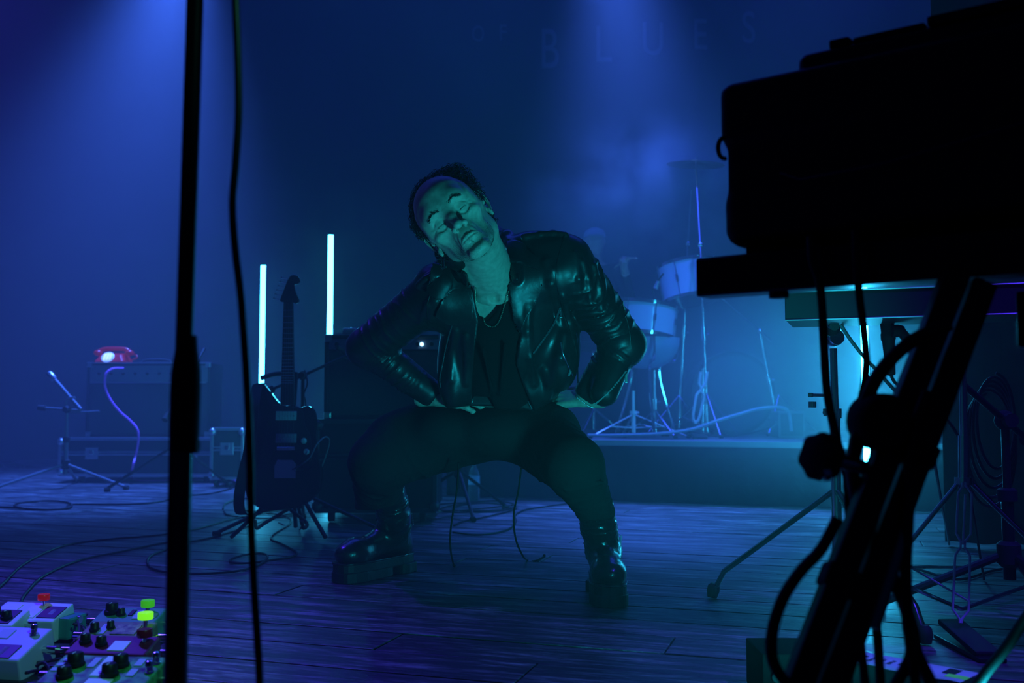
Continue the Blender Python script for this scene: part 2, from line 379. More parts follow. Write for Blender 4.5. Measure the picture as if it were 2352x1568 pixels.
# haze in the air of the stage
def haze_box(name, lo, hi, dens, aniso=.2, cloud=None):
    c = [(a+b)/2 for a, b in zip(lo, hi)]; d = [b-a for a, b in zip(lo, hi)]; m = MB(); m.box((0, 0, 0), d)
    o = m.build(name); o.location = c; mt = bpy.data.materials.new(name); mt.use_nodes = True; nt = mt.node_tree; nt.nodes.clear()
    out = nt.nodes.new('ShaderNodeOutputMaterial'); v = nt.nodes.new('ShaderNodeVolumeScatter'); v.inputs['Density'].default_value = dens; v.inputs['Anisotropy'].default_value = aniso
    nt.links.new(v.outputs[0], out.inputs['Volume'])
    if cloud:
        tc = nt.nodes.new('ShaderNodeTexCoord'); mp = nt.nodes.new('ShaderNodeMapping'); mp.inputs['Scale'].default_value = [2/q for q in d]
        ln = nt.nodes.new('ShaderNodeVectorMath'); ln.operation = 'LENGTH'; nt.links.new(tc.outputs['Object'], mp.inputs[0]); nt.links.new(mp.outputs[0], ln.inputs[0])
        nz = nt.nodes.new('ShaderNodeTexNoise'); nz.inputs['Scale'].default_value = 1.5; nz.inputs['Detail'].default_value = 4; nz.inputs['Roughness'].default_value = .55; nt.links.new(tc.outputs['Object'], nz.inputs[0])
        a = nt.nodes.new('ShaderNodeMapRange'); a.inputs[1].default_value = .25; a.inputs[2].default_value = 1; a.inputs[3].default_value = 1; a.inputs[4].default_value = 0; a.interpolation_type = 'SMOOTHSTEP'; nt.links.new(ln.outputs['Value'], a.inputs[0])
        b = nt.nodes.new('ShaderNodeMapRange'); b.inputs[1].default_value = .44; b.inputs[2].default_value = .62; b.inputs[3].default_value = 0; b.inputs[4].default_value = 1; nt.links.new(nz.outputs[0], b.inputs[0])
        k = nt.nodes.new('ShaderNodeMath'); k.operation = 'MULTIPLY'; nt.links.new(a.outputs[0], k.inputs[0]); nt.links.new(b.outputs[0], k.inputs[1])
        k2 = nt.nodes.new('ShaderNodeMath'); k2.operation = 'MULTIPLY'; k2.inputs[1].default_value = cloud; nt.links.new(k.outputs[0], k2.inputs[0]); nt.links.new(k2.outputs[0], v.inputs['Density'])
    o.data.materials.append(mt); o['kind'] = 'stuff'; return o
hz = haze_box('haze', (-7.5, 1.75, -.05), (7.5, 11.1, 5.6), .052); set_props(hz, 'thin stage haze lit blue across the whole stage', 'haze')

# upright light tubes
tubem = MAT('tube_glow', (1,1,1), .4, emit=(.045,.60,1.0), es=19); tubem2 = MAT('tube_glow_bright', (1,1,1), .4, emit=(.03,.55,1.0), es=80); capm = MAT('tube_cap', (.02,.02,.022), .5)
def light_tube(px, ytop, Y, lab, rad=.0155, mt=None):
    t = P(px, ytop, Y); o = thing('light_tube', (t.x, Y, 0), lab, 'lamp', group='upright light tubes')
    m = MB(); m.lathe([(rad, .06), (rad, t.z-.012)], (t.x, Y, 0), n=20); m.build('glowing_tube', mt or tubem, o, smooth=True)
    m = MB(); m.lathe([(rad*1.05, t.z-.012), (rad*1.05, t.z), (rad*.8, t.z+.004)], (t.x, Y, 0), n=20); m.build('end_cap', capm, o, smooth=True)
    m = MB(); m.lathe([(.075, 0), (.075, .012), (.022, .018), (.020, .06)], (t.x, Y, 0), n=24); m.build('base', capm, o, smooth=True)
light_tube(605, 605, 6.3, 'tall glowing white light tube left of the guitar headstock')
light_tube(760, 535, 5.6, 'tall glowing white light tube rising behind the middle amplifier')
light_tube(1979, 487, 4.85, 'glowing light tube standing behind the keyboard stand leg', .0165, tubem2)
# ------------------------------------------------------------------ the performer
def noise3(m, scale, seed=0):
    pass
skin = MAT('skin', (.62,.42,.33), .46, spec=.45, bump=.22, bscale=520, bdist=.0010, var=.14, vscale=70, rvar=.08)
hairm = MAT('hair', (.012,.010,.010), .42, spec=.5)
leather = MAT('black_leather', (.016,.016,.018), .38, spec=.55, bump=.28, bscale=30, bdist=.004, rvar=.09, vscale=20)
shirtm = MAT('black_cotton', (.010,.010,.011), .9, spec=.15, bump=.3, bscale=600, bdist=.001)
trouserm = MAT('dark_wool', (.018,.020,.020), .95, spec=.1, bump=.4, bscale=30, bdist=.012)
bootm = MAT('boot_leather', (.014,.014,.015), .28, spec=.6, bump=.45, bscale=40, bdist=.006, coat=.3)
rubberm = MAT('boot_rubber', (.018,.018,.019), .6, bump=.3, bscale=80, bdist=.003)
steel = MAT('bright_steel', (.75,.75,.76), .22, 1.0)
brassy = MAT('worn_chain_metal', (.72,.60,.42), .28, 1.0)
lipm = MAT('lips', (.46,.24,.22), .4)
man = thing('person', (P(1130,1000,3.15).x, 3.12, 0.0), 'man in black leather jacket and boots squatting with eyes closed and hands on hips', 'person')

def tree(me): return BVHTree.FromPolygons([v.co.copy() for v in me.vertices], [p.vertices[:] for p in me.polygons])
HS = 1.13
HR = Matrix.Rotation(math.radians(-7), 3, 'Z') @ Matrix.Rotation(math.radians(-40), 3, 'Y') @ Matrix.Rotation(math.radians(1), 3, 'X')
HC = P(1031, 490, 2.55) - HR @ Vector((0, -.086, .002)) * HS
HRn = np.array(HR)
def HP(x, y, z): return HC + HR @ Vector((x, y, z)) * HS
def h_ell(s, c, r, k=.01, R=None, sub=False):
    r = r if isinstance(r, (tuple, list)) else (r, r, r)
    s.ell(HP(*c), [q*HS for q in r], k*HS, (HR @ R) if R is not None else HR, sub)
def h_cap(s, a, b, ra, rb=None, k=.01, sub=False):
    s.cap(HP(*a), HP(*b), ra*HS, (rb if rb is not None else ra)*HS, k*HS, sub)
def Rx(d): return Matrix.Rotation(math.radians(d), 3, 'X')
def Ry(d): return Matrix.Rotation(math.radians(d), 3, 'Y')
def Rz(d): return Matrix.Rotation(math.radians(d), 3, 'Z')

NB = P(1142, 660, 2.91)          # base of the neck
SHL, SHR = P(1003, 672, 2.90), P(1303, 604, 2.90)
def build_head():
    lo = [min(HC[i] - .15, NB[i] - .20) for i in range(3)]; hi = [max(HC[i] + .15, NB[i] + .2) for i in range(3)]
    lo[1] = min(HC.y - .17, NB.y - .16); hi[1] = HC.y + .20
    lo[2] = NB.z - .24
    s = SDF(lo, hi, .0021)
    # skull and jaw
    h_ell(s, (0, .012, .034), (.073, .094, .084), .01)
    h_ell(s, (0, -.030, .030), (.062, .060, .066), .03); h_ell(s, (0, -.052, .050), (.050, .040, .036), .03)
    h_ell(s, (0, -.028, -.040), (.054, .056, .070), .03)
    for x in (-1, 1):
        h_cap(s, (x*.046, .000, -.062), (x*.015, -.076, -.106), .015, .014, .026)
        h_cap(s, (x*.058, -.005, -.005), (x*.047, .000, -.060), .014, .014, .024)
        h_ell(s, (x*.046, -.056, -.022), (.019, .022, .013), .018)          # cheekbone
        h_ell(s, (x*.060, -.030, .020), (.010, .03, .03), .02)              # temple
    h_ell(s, (0, -.084, -.103), (.019, .013, .014), .012)                    # chin
    h_ell(s, (0, -.074, -.064), (.030, .022, .026), .016)                    # muzzle
    for x in (-1, 1):
        h_cap(s, (x*.008, -.0830, .020), (x*.030, -.0805, .0255), .0085, .0090, .030)   # brow ridge
        h_cap(s, (x*.030, -.0805, .0255), (x*.049, -.062, .017), .0090, .006, .030)
        h_ell(s, (x*.032, -.101, -.002), (.0165, .0160, .0110), .016, sub=True)       # socket
        h_ell(s, (x*.053, -.050, .000), (.014, .016, .014), .016)
        h_ell(s, (x*.031, -.0715, -.001), (.0155, .0138, .0125), .006)                  # lid over the eyeball
    # nose
    h_cap(s, (0, -.0880, .016), (0, -.1030, -.014), .0088, .0094, .016)
    h_cap(s, (0, -.1030, -.014), (0, -.1145, -.036), .0088, .0102, .008)
    h_ell(s, (0, -.1165, -.0385), (.0108, .0100, .0090), .005)
    for x in (-1, 1):
        h_ell(s, (x*.0140, -.1015, -.0405), (.0078, .0120, .0082), .005)
        h_ell(s, (x*.0090, -.1130, -.0495), (.0052, .0066, .0060), .0014, sub=True)   # nostril
        h_cap(s, (x*.0082, -.106, -.0460), (x*.0055, -.098, -.030), .0036, .002, .0015, True)
        # fold from the wing of the nose to the corner of the mouth
        a = [(x*.0205, -.0945, -.0400), (x*.0275, -.0870, -.0560), (x*.0300, -.0800, -.0700)]
        for p, q in zip(a, a[1:]): h_cap(s, p, q, .0016, .0012, .008, True)
        h_ell(s, (x*.050, -.072, -.058), (.014, .014, .022), .020, sub=True)           # hollow cheek
    h_cap(s, (0, -.0995, -.0475), (0, -.0985, -.0615), .0022, .0026, .004, True)         # philtrum
    # lips
    for x in (-1, 1):
        h_cap(s, (x*.003, -.0975, -.0680), (x*.0125, -.0945, -.0695), .0042, .0036, .003)
        h_cap(s, (x*.0125, -.0945, -.0695), (x*.0235, -.0865, -.0740), .0036, .0020, .003)
        h_cap(s, (0, -.0955, -.0780), (x*.012, -.0930, -.0775), .0052, .0044, .003)
        h_cap(s, (x*.012, -.0930, -.0775), (x*.0215, -.0865, -.0745), .0044, .0022, .003)
        a = [(0, -.1020, -.0730), (x*.010, -.0990, -.0725), (x*.018, -.0945, -.0735), (x*.0255, -.0870, -.0750)]
        for p, q in zip(a, a[1:]): h_cap(s, p, q, .0013, .0013, .0016, True)
    h_cap(s, (-.012, -.0965, -.0900), (.012, -.0965, -.0900), .0050, .0050, .012, True)  # under the lower lip
    for x in (-1, 1): h_cap(s, (x*.006, -.0955, .012), (x*.0075, -.0935, .026), .0010, .0008, .003, True)
    # ears
    for x in (-1, 1):
        E = Rz(x*-16) @ Rx(-10)
        h_ell(s, (x*.0755, .020, -.004), (.0050, .0175, .0320), .005, E)
        rim = [(.0750,-.001,-.006),(.0795,.003,.014),(.0825,.014,.0255),(.0845,.026,.0235),(.0845,.034,.010),(.0820,.032,-.008),(.0780,.022,-.022)]
        rim = [(a_*1.01 + max(0, b_)*.10, b_*1.10+.002, c_*1.28-.001) for a_, b_, c_ in rim]
        for p, q in zip(rim, rim[1:]): h_cap(s, (x*p[0],p[1],p[2]), (x*q[0],q[1],q[2]), .0036, .0036, .0025)
        h_ell(s, (x*.0775, .011, -.0340), (.0050, .0090, .0120), .004)                    # lobe
        h_ell(s, (x*.0815, .016, -.0060), (.0060, .0080, .0120), .003, sub=True)         # concha
        h_cap(s, (x*.0810, .018, .010), (x*.0840, .026, .016), .0032, .0028, .003, True)
        h_ell(s, (x*.0775, .001, -.0080), (.0045, .0045, .0065), .003)                   # tragus
    # neck, in the space of the body
    a = HP(0, .020, -.050); b = NB + Vector((0, .02, -.02))
    s.cap(a, b, .056, .062, .022)
    s.cap(HP(.030, .012, -.070), NB + Vector((.012, .0, .02)), .034, .050, .03)
    s.cap(HP(0, -.010, -.075), NB + Vector((0, -.030, .0)), .030, .040, .03)
    s.cap(HP(.052, .020, -.050), NB + Vector((-.005, -.050, -.035)), .0135, .012, .016)  # neck muscles
    s.cap(HP(-.052, .020, -.050), NB + Vector((-.030, -.050, -.035)), .013, .012, .016)
    s.ell(NB + Vector((.010, -.040, .058)), .017, .016)
    # upper chest
    s.ell(P(1150, 735, 2.97) + Vector((0, .012, -.005)), (.138, .084, .138), .04)
    s.cap(NB + Vector((.012, -.062, -.040)), NB + Vector((.085, -.045, -.020)), .009, .008, .03)
    s.cap(NB + Vector((-.022, -.062, -.045)), NB + Vector((-.075, -.045, -.040)), .009, .008, .03)
    s.ell(NB + Vector((-.005, -.085, -.042)), (.012, .018, .012), .014, sub=True)
    # fine lines follow the skin: closed lids, lid creases, bags, crow's feet, frown, forehead, neck
    T = tree(s.mesh('base'))
    def groove(pts, rr, k, inn=.0):
        q = []
        for x, z in pts:
            h = T.ray_cast(HP(x, -.17, z), HR @ Vector((0, 1, 0)), .3)
            if h[0] is not None: q.append(h[0] + HR @ Vector((0, inn, 0)))
        q = smooth_path(q, 3) if len(q) > 2 else q
        for a_, b_ in zip(q, q[1:]):
            if (a_-b_).length < .02: s.cap(a_, b_, rr, rr, k, True)
    for x in (-1, 1):
        groove([(x*.0175,-.0040),(x*.024,-.0082),(x*.031,-.0098),(x*.038,-.0086),(x*.0455,-.0040)], .0015, .0008)
        groove([(x*.019,.0050),(x*.026,.0088),(x*.034,.0090),(x*.043,.0050),(x*.048,.0005)], .0013, .0025)
        groove([(x*.020,-.0120),(x*.028,-.0185),(x*.038,-.0180),(x*.045,-.0130)], .0012, .0040)
        groove([(x*.0475,-.0030),(x*.053,-.0010),(x*.057,.0015)], .0009, .0018); groove([(x*.0475,-.0060),(x*.053,-.0080),(x*.057,-.0105)], .0009, .0018)
        groove([(x*.0065,.014),(x*.0080,.026)], .0010, .0025)
    return s.mesh('head')
head_me = build_head()

# ---- curly hair: a cap on the skull and loose curls over it
def build_hair():
    s = SDF([HC[i] - .17 for i in range(3)], [HC[i] + .17 for i in range(3)], .004)
    h_ell(s, (0, .030, .034), (.085, .098, .093), .01)
    h_ell(s, (0, .060, -.020), (.074, .060, .065), .02)
    for x in (-1, 1): h_ell(s, (x*.074, .012, .038), (.014, .030, .032), .012)
    h_ell(s, (.052, .035, .075), (.042, .045, .040), .012); h_ell(s, (-.058, .050, -.045), (.034, .045, .045), .014)
    # the bare face and high forehead
    h_ell(s, (0, -.085, .020), (.071, .090, .088), .008, sub=True)
    h_ell(s, (0, -.080, -.070), (.090, .098, .070), .008, sub=True)
    for x in (-1, 1):
        h_ell(s, (x*.040, -.060, .085), (.026, .045, .034), .008, sub=True)
        h_ell(s, (x*.090, .016, -.006), (.020, .026, .032), .006, sub=True)
    return s.mesh('hair_cap')
hair_me = build_hair()
rnd = random.Random(3)
hb = MB(); vs_ = hair_me.vertices
idx = [i for i in range(len(vs_))]
for k in range(2800):
    v = vs_[rnd.choice(idx)]
    lc = HR.inverted() @ (v.co - HC) / HS
    if lc.z < -.055 or (lc.y < -.045): continue
    n = (v.co - HP(0, .02, .02)).normalized(); t = n.orthogonal().normalized()
    t = Quaternion(n, rnd.uniform(0, 6.28)) @ t; w = n.cross(t)
    R = rnd.uniform(.0035, .0075); turns = rnd.uniform(1.0, 2.0); rise = rnd.uniform(.004, .016)
    if lc.x > .03 and lc.z > .0: rise += .006
    pts = []
    for j in range(13):
        a = turns*2*math.pi*j/12
        pts.append(v.co - n*.003 + n*(rise*j/12) + t*(R*math.cos(a) - R) + w*(R*math.sin(a)))
    hb.tube(pts, [.00085]*11 + [.0007, .0004], 3)

# ---- clothes
CHEST = P(1150, 735, 2.97); BELLY = P(1148, 885, 3.10); PEL = P(1140, 985, 3.20)
ELL, ELR = P(845, 797, 3.04), P(1432, 790, 3.03)
WRL, WRR = P(985, 900, 3.07), P(1356, 898, 3.07)
HIPL, HIPR = P(1062, 985, 3.20), P(1222, 985, 3.20)
KNL, KNR = P(868, 1062, 3.05), P(1318, 1070, 2.86)
ANL, ANR = P(905, 1215, 3.36), P(1376, 1240, 3.03)

def torso(s, g):
    """chest, ribs and waist, grown by g"""
    s.cap(SHL + Vector((.030, .01, -.012)), SHR + Vector((-.030, .01, -.022)), .074+g, .074+g, .05)
    s.ell(CHEST, (.158+g, .108+g, .150+g), .05)
    s.ell(CHEST*.45 + BELLY*.55, (.145+g, .105+g, .140+g), .05)
    s.ell(BELLY, (.142+g, .108+g, .105+g), .05)
def pxd(X, Y, Z):
    """photo pixels of stage points"""
    ct, st = math.cos(PITCH), math.sin(PITCH); z = Z - CAM_H
    d = Y*ct + z*st; u = -Y*st + z*ct
    return 1176 + F_PX*X/d, 784 - F_PX*u/d, d
def poly_sd(poly, px, py):
    """signed distance to a closed outline, negative inside"""
    d = np.full(np.broadcast(px, py).shape, 1e9, np.float32); ins = np.zeros(d.shape, bool); n = len(poly)
    for i in range(n):
        (x0, y0), (x1, y1) = poly[i], poly[(i+1) % n]
        ex, ey = x1-x0, y1-y0; wx, wy = px-x0, py-y0
        t = np.clip((wx*ex + wy*ey)/(ex*ex+ey*ey), 0, 1)
        d = np.minimum(d, (wx-ex*t)**2 + (wy-ey*t)**2)
        c = ((y0 > py) != (y1 > py)) & (px < (x1-x0)*(py-y0)/((y1-y0) or 1e-9) + x0); ins ^= c
    d = np.sqrt(d); return np.where(ins, -d, d)
def cut(s, poly, y0, y1, k=.006, keep=False):
    X = (s.lo[0] + s.h*np.arange(s.n[0]))[:, None, None].astype(np.float32); Y = (s.lo[1] + s.h*np.arange(s.n[1]))[None, :, None].astype(np.float32)
    Z = (s.lo[2] + s.h*np.arange(s.n[2]))[None, None, :].astype(np.float32)
    px, py, dd = pxd(X, Y, Z); d = poly_sd(poly, px, py) * dd / F_PX
    d = np.maximum(d, np.maximum(y0 - Y, Y - y1)).astype(np.float32)
    s.mix((slice(None),)*3, d, k, True)

def wrinkle(A, nper, ax, ph=0.0, lo=0.0, hi=1.0, skew=9.0):
    ax = np.array(ax, float)
    def f(t, X, Y, Z):
        q = X*ax[0] + Y*ax[1] + Z*ax[2]
        u = X*31 + Z*23 - Y*17
        w1 = 1 - np.abs(np.sin(t*nper*4.8 + ph + skew*q*3.5 + 1.5*np.sin(q*31 + t*6 + ph) + .8*np.sin(u)))
        w2 = 1 - np.abs(np.sin(t*nper*3.1 + 2*ph - skew*q*5 + 1.2*np.sin(u*1.3 + 2)))
        m = np.clip((t-lo)/.12, 0, 1) * np.clip((hi-t)/.12, 0, 1)
        a1 = .5 + .5*np.sin(u*.9 + 3*ph + 5*t); a2 = .5 + .5*np.sin(u*.7 - 2*ph - 7*t)
        return -A * m * (w1**2.5 * (.25 + .75*a1) + w2**3 * .8*a2)
    return f

def build_jacket():
    allp = [SHL, SHR, ELL, ELR, WRL, WRR, CHEST, BELLY]
    s = SDF([min(p[i] for p in allp) - .17 for i in range(3)], [max(p[i] for p in allp) + .15 for i in range(3)], .0042)
    torso(s, .020)
    s.ell(P(1042, 850, 3.01), (.050, .075, .125), .04); s.ell(P(1228, 565, 2.92), (.085, .07, .045), .03)
    s.ell(P(1286, 800, 3.00), (.062, .09, .13), .04); s.ell(BELLY + Vector((.095, -.02, -.01)), (.085, .105, .090), .04)          # panel hanging at the hip
    # the open front
    cut(s, [(1070,560),(1085,655),(1100,736),(1090,807),(1085,880),(1078,990),(1232,990),(1228,945),(1200,880),(1186,838),(1189,800),(1196,765),(1178,720),(1166,672),(1175,560)], 2.5, 3.02)
    cut(s, [(930,946),(1010,940),(1085,932),(1180,935),(1228,946),(1262,925),(1300,900),(1340,890),(1500,1100),(900,1100)], 2.3, 3.6, .008)
    # sleeves, shoulder first, folds towards the elbow
    S1 = SHL + Vector((-.004, 0, -.006)); S2 = SHR + Vector((0, 0, -.004))
    s.cap(S1, ELL, .074, .060, .035, wr=wrinkle(.0055, 6.5, (.4, .2, .9), .4, .05, 1.0))
    s.cap(ELL, WRL, .059, .043, .018, wr=wrinkle(.0065, 7.0, (.9, .2, -.5), 1.4, 0, .9))
    s.cap(S2, ELR, .078, .064, .035, wr=wrinkle(.0090, 6.0, (-.5, .2, .9), 2.2, .02, 1.0))
    s.cap(ELR, WRR, .062, .047, .018, wr=wrinkle(.0085, 6.5, (-.9, .2, -.5), .7, 0, .9))
    s.ell(ELL + Vector((-.012, .0, -.006)), .052, .02); s.ell(ELR + Vector((.010, 0, -.006)), .056, .02)
    # loose cuff with the open zip, on the far wrist
    s.cap(P(1405, 850, 3.02), P(1388, 900, 3.0), .050, .044, .02)
    s.ell(WRR + (WRR-ELR).normalized()*.040, .036, .008, sub=True); s.ell(WRL + (WRL-ELL).normalized()*.038, .032, .008, sub=True)
    s.ell(P(1010, 640, 2.86), (.060,.055,.045), .03); s.ell(P(1275, 575, 2.90), (.085, .07, .045), .03)
    # collar standing round the neck
    s.chain([P(1075, 628, 2.80), P(1040, 612, 2.85), P(1030, 600, 2.95), P(1080, 560, 3.02), P(1140, 535, 3.02), P(1166, 545, 2.94), P(1183, 585, 2.84), P(1186, 640, 2.77)],
            [.018, .024, .022, .020, .020, .020, .017, .008], .014)
    # yoke seam, epaulettes and the large soft folds follow the surface
    T = tree(s.mesh('base'))
    for pts, rr, off, k in (([(1205,545),(1240,540),(1270,538),(1298,541)], .011, .002, .006), ([(1000,626),(980,640),(962,655)], .010, .002, .008),
                    ([(1256,600),(1266,650),(1280,700),(1290,740)], .010, -.003, .014), ([(1270,620),(1292,680),(1310,740),(1320,780)], .009, -.003, .014),
                    ([(1215,700),(1212,760),(1218,820),(1226,880)], .008, -.003, .014), ([(1296,770),(1286,820),(1270,880)], .011, -.003, .016),
                    ([(1250,850),(1262,880),(1258,915)], .010, -.003, .014), ([(1020,650),(1000,690),(988,730)], .009, -.002, .012), ([(1003,668),(982,700),(966,740)], .008, -.002, .012),
                    ([(1045,760),(1036,810),(1034,870)], .009, -.003, .014), ([(1068,770),(1072,820),(1070,880)], .007, -.003, .012), ([(1340,600),(1352,640),(1356,690)], .008, -.003, .010),
                    ([(1366,610),(1380,660),(1382,710)], .008, -.003, .010), ([(1320,580),(1330,640),(1330,680)], .007, -.003, .010)):
        q = [T.ray_cast(Vector((0,0,CAM_H)), (P(x, y, 2.0) - Vector((0,0,CAM_H))).normalized(), 6) for x, y in pts]
        q = [(h[0] + h[1]*off) for h in q if h[0] is not None and h[0].y < 3.3]
        for a_, b_ in zip(q, q[1:]):
            if (a_-b_).length < .12: s.cap(a_, b_, rr, rr*.9, k)
    return s.mesh('jacket')
jacket_me = build_jacket()

def build_shirt():
    s = SDF([CHEST[0]-.22, 2.70, BELLY[2]-.16], [CHEST[0]+.22, 3.25, SHR[2]+.12], .005)
    torso(s, .004)
    cut(s, [(930,940),(1078,932),(1088,910),(1126,911),(1136,938),(1210,946),(1400,946),(1400,1100),(930,1100)], 2.3, 3.6, .006)
    # scoop neckline open down to the breastbone
    cut(s, [(1040,540),(1084,665),(1092,705),(1104,730),(1120,735),(1140,714),(1158,682),(1172,640),(1185,540)], 2.3, 2.96, .004)
    for a, b in (((1110,800,2.85),(1130,900,2.96)),((1160,790,2.85),(1150,905,2.96))): s.cap(P(*a), P(*b), .006, .004, .02)
    return s.mesh('shirt')
shirt_me = build_shirt()

def build_trousers():
    allp = [HIPL, HIPR, KNL, KNR, ANL, ANR, PEL]
    s = SDF([min(p[i] for p in allp) - .14 for i in range(3)], [max(p[i] for p in allp) + .15 for i in range(3)], .0055)
    s.ell(PEL + Vector((.0, .03, -.01)), (.175, .135, .085), .04); s.ell(P(1140, 987, 3.14), (.17, .16, .092), .03); s.ell(P(1010, 990, 3.10), (.10, .12, .078), .03)
    s.cap(HIPL + Vector((0,0,-.012)), KNL, .104, .086, .05, wr=wrinkle(.008, 2.5, (.6, .2, .8), .3, .1, .9, 4))
    s.ell(P(955, 992, 3.14), (.10,.09,.085), .04); s.ell(P(902, 1012, 3.10), (.085,.09,.082), .04); s.ell(P(1262, 992, 3.10), (.09,.09,.09), .04)
    s.cap(HIPR + Vector((0,0,-.012)), KNR, .104, .085, .05, wr=wrinkle(.008, 2.5, (-.6, .2, .8), 1.3, .1, .9, 4))
    KL2, KR2 = P(872, 1160, 3.26), P(1368, 1172, 2.96)
    s.cap(KNL, KL2, .082, .072, .03, wr=wrinkle(.007, 3, (.7, .2, .5), .9, .1, 1, 4))
    s.cap(KNR, KR2, .080, .052, .03, wr=wrinkle(.007, 3, (-.7, .2, .5), 2.9, .1, 1, 4))
    s.ell(KL2, (.078, .075, .03), .02); s.ell(KR2 + Vector((.0, 0, -.005)), (.054, .054, .03), .02)
    for dz in (.0,): s.cap(P(820,1098,3.00), P(905,1100,2.99), .006, .006, .012)
    s.cap(P(1300,1122,2.80), P(1385,1108,2.80), .006, .006, .012)
    for a, b in (((1235,1085,2.93),(1255,1035,2.90)),((1262,1100,2.86),(1290,1020,2.83)),((1310,1150,2.86),(1330,1110,2.80)),((850,1120,3.05),(870,1070,2.97)),((895,1130,3.08),(925,1060,3.02))):
        s.cap(P(*a), P(*b), .008, .004, .02)
    # straight cut hems
    cut(s, [(700,1166),(860,1172),(950,1150),(1020,1300),(700,1300)], 2.8, 3.6, .004)
    cut(s, [(1200,1212),(1330,1207),(1345,1196),(1460,1190),(1460,1320),(1200,1320)], 2.5, 3.4, .004)
    return s.mesh('trousers')
trousers_me = build_trousers()

def build_body():
    """the limbs under the clothes and the torso, one surface"""
    allp = [SHL, SHR, ELL, ELR, WRL, WRR, HIPL, HIPR, KNL, KNR, ANL, ANR, NB]
    s = SDF([min(p[i] for p in allp) - .1 for i in range(3)], [max(p[i] for p in allp) + .1 for i in range(3)], .009)
    torso(s, -.014)
    cut(s, [(930,898),(1400,898),(1400,1010),(930,1010)], 2.3, 3.03, .02)
    s.cap(NB + Vector((0, .03, 0)), NB + Vector((0, .06, -.08)), .04, .05, .02)
    s.ell(PEL + Vector((0, .03, 0)), (.13, .10, .09), .05)
    s.cap(SHL, ELL, .048, .036, .03); s.cap(ELL, WRL, .036, .027, .02); s.cap(SHR, ELR, .048, .036, .03); s.cap(ELR, WRR, .036, .027, .02)
    BL, BR = P(893, 1130, 3.30), P(1368, 1165, 3.00)
    s.cap(HIPL, KNL, .070, .052, .03); s.cap(KNL, BL, .046, .034, .02); s.cap(BL, ANL, .028, .020, .02)
    s.cap(HIPR, KNR, .070, .052, .03); s.cap(KNR, BR, .046, .034, .02); s.cap(BR, ANR, .028, .020, .02)
    return s.mesh('limbs')

def build_hand(w, fwd, nrm, side, spread=.22, curl=(18, 30, 22)):
    """palm and five fingers from the wrist w; fwd along the hand, nrm out of its back, side +1 puts the thumb on fwd x nrm"""
    f = fwd.normalized(); n = (nrm - f*nrm.dot(f)).normalized(); t = f.cross(n) * side
    s = SDF([w[i] - .07 + min(0, f[i])*.16 for i in range(3)], [w[i] + .07 + max(0, f[i])*.16 for i in range(3)], .0021)
    s.cap(w - f*.050, w, .0285, .0255, .01)
    for k in range(4):
        o = (1.5 - k) * .0195
        base = w + f*(.084 - .004*abs(k-1)) + t*o; s.cap(w + f*.006 + t*o*.55, base, .0135, .0115, .010)
        L = (.040, .045, .041, .031)[k]; d = (f + t*(1.5-k)*spread*.45).normalized(); p = base; r = (.0098, .0100, .0096, .0086)[k]
        for j, c in enumerate(curl):
            ax = d.cross(n).normalized(); d = (Quaternion(ax, -math.radians(c)) @ d).normalized() if True else d
            q = p + d * L * (1, .66, .52)[j]; s.cap(p, q, r, r*.90, .0035); s.ell(p, r*1.08, .004); p = q; r *= .90
    a = w + f*.016 + t*.020; b = a + (f*.55 + t*.80 - n*.25).normalized()*.040; c = b + (f*.88 + t*.35 - n*.25).normalized()*.034; e = c + (f*.97 + t*.1 - n*.2).normalized()*.027
    s.cap(a, b, .0165, .0135, .012); s.cap(b, c, .0128, .0112, .004); s.cap(c, e, .0110, .0095, .004)
    return s.mesh('hand')
HWL = WRL + (WRL-ELL).normalized()*.030; HWR = WRR + (WRR-ELR).normalized()*.030
fL = P(1128, 914, 3.02) - HWL; fR = P(1250, 915, 3.12) - HWR
handL = build_hand(HWL, fL, Vector((-.15, -.75, .65)), -1, curl=(14, 26, 18))
handR = build_hand(HWR, fR, Vector((.15, -.70, .70)), 1, curl=(20, 30, 20))

def join_meshes(name, mes):
    V, Fs, n = [], [], 0
    for me in mes:
        V += [v.co[:] for v in me.vertices]; Fs += [[i+n for i in p.vertices] for p in me.polygons]; n += len(me.vertices)
    me = bpy.data.meshes.new(name); me.from_pydata(V, [], Fs); return me
limbs_me = build_body()
head_tree = BVHTree.FromPolygons([v.co.copy() for v in head_me.vertices], [p.vertices[:] for p in head_me.polygons])
T_J, T_T, T_S, T_HR, T_HL = tree(jacket_me), tree(trousers_me), tree(shirt_me), tree(handR), tree(handL)
def on(trees, px, py, off=.002, Y0=.3):
    """the point of the worn surface under photo pixel px, py"""
    o = Vector((0, 0, CAM_H)); d = (P(px, py, 2.0) - o).normalized(); best = None
    for T in (trees if isinstance(trees, (list, tuple)) else [trees]):
        h = T.ray_cast(o, d, 6)
        if h[0] is not None and (best is None or h[3] < best[3]): best = h
    if best is None: return None, None
    n = best[1] if best[1].dot(d) < 0 else -best[1]
    return best[0] + n*off, n
body_me = join_meshes('body', [head_me, limbs_me, handL, handR])
body = link_mesh('body', body_me, skin, man, smooth=True)
link_mesh('leather_jacket', jacket_me, leather, man, label='black leather biker jacket worn open')
link_mesh('shirt', shirt_me, shirtm, man)
link_mesh('trousers', trousers_me, trouserm, man, label='dark loose trousers cut above the boots')
hair = link_mesh('hair', join_meshes('hair', [hair_me]), hairm, man, smooth=True, label='short curly dark hair receding from the forehead')
hb.build('hair_curls', hairm, hair, smooth=True)

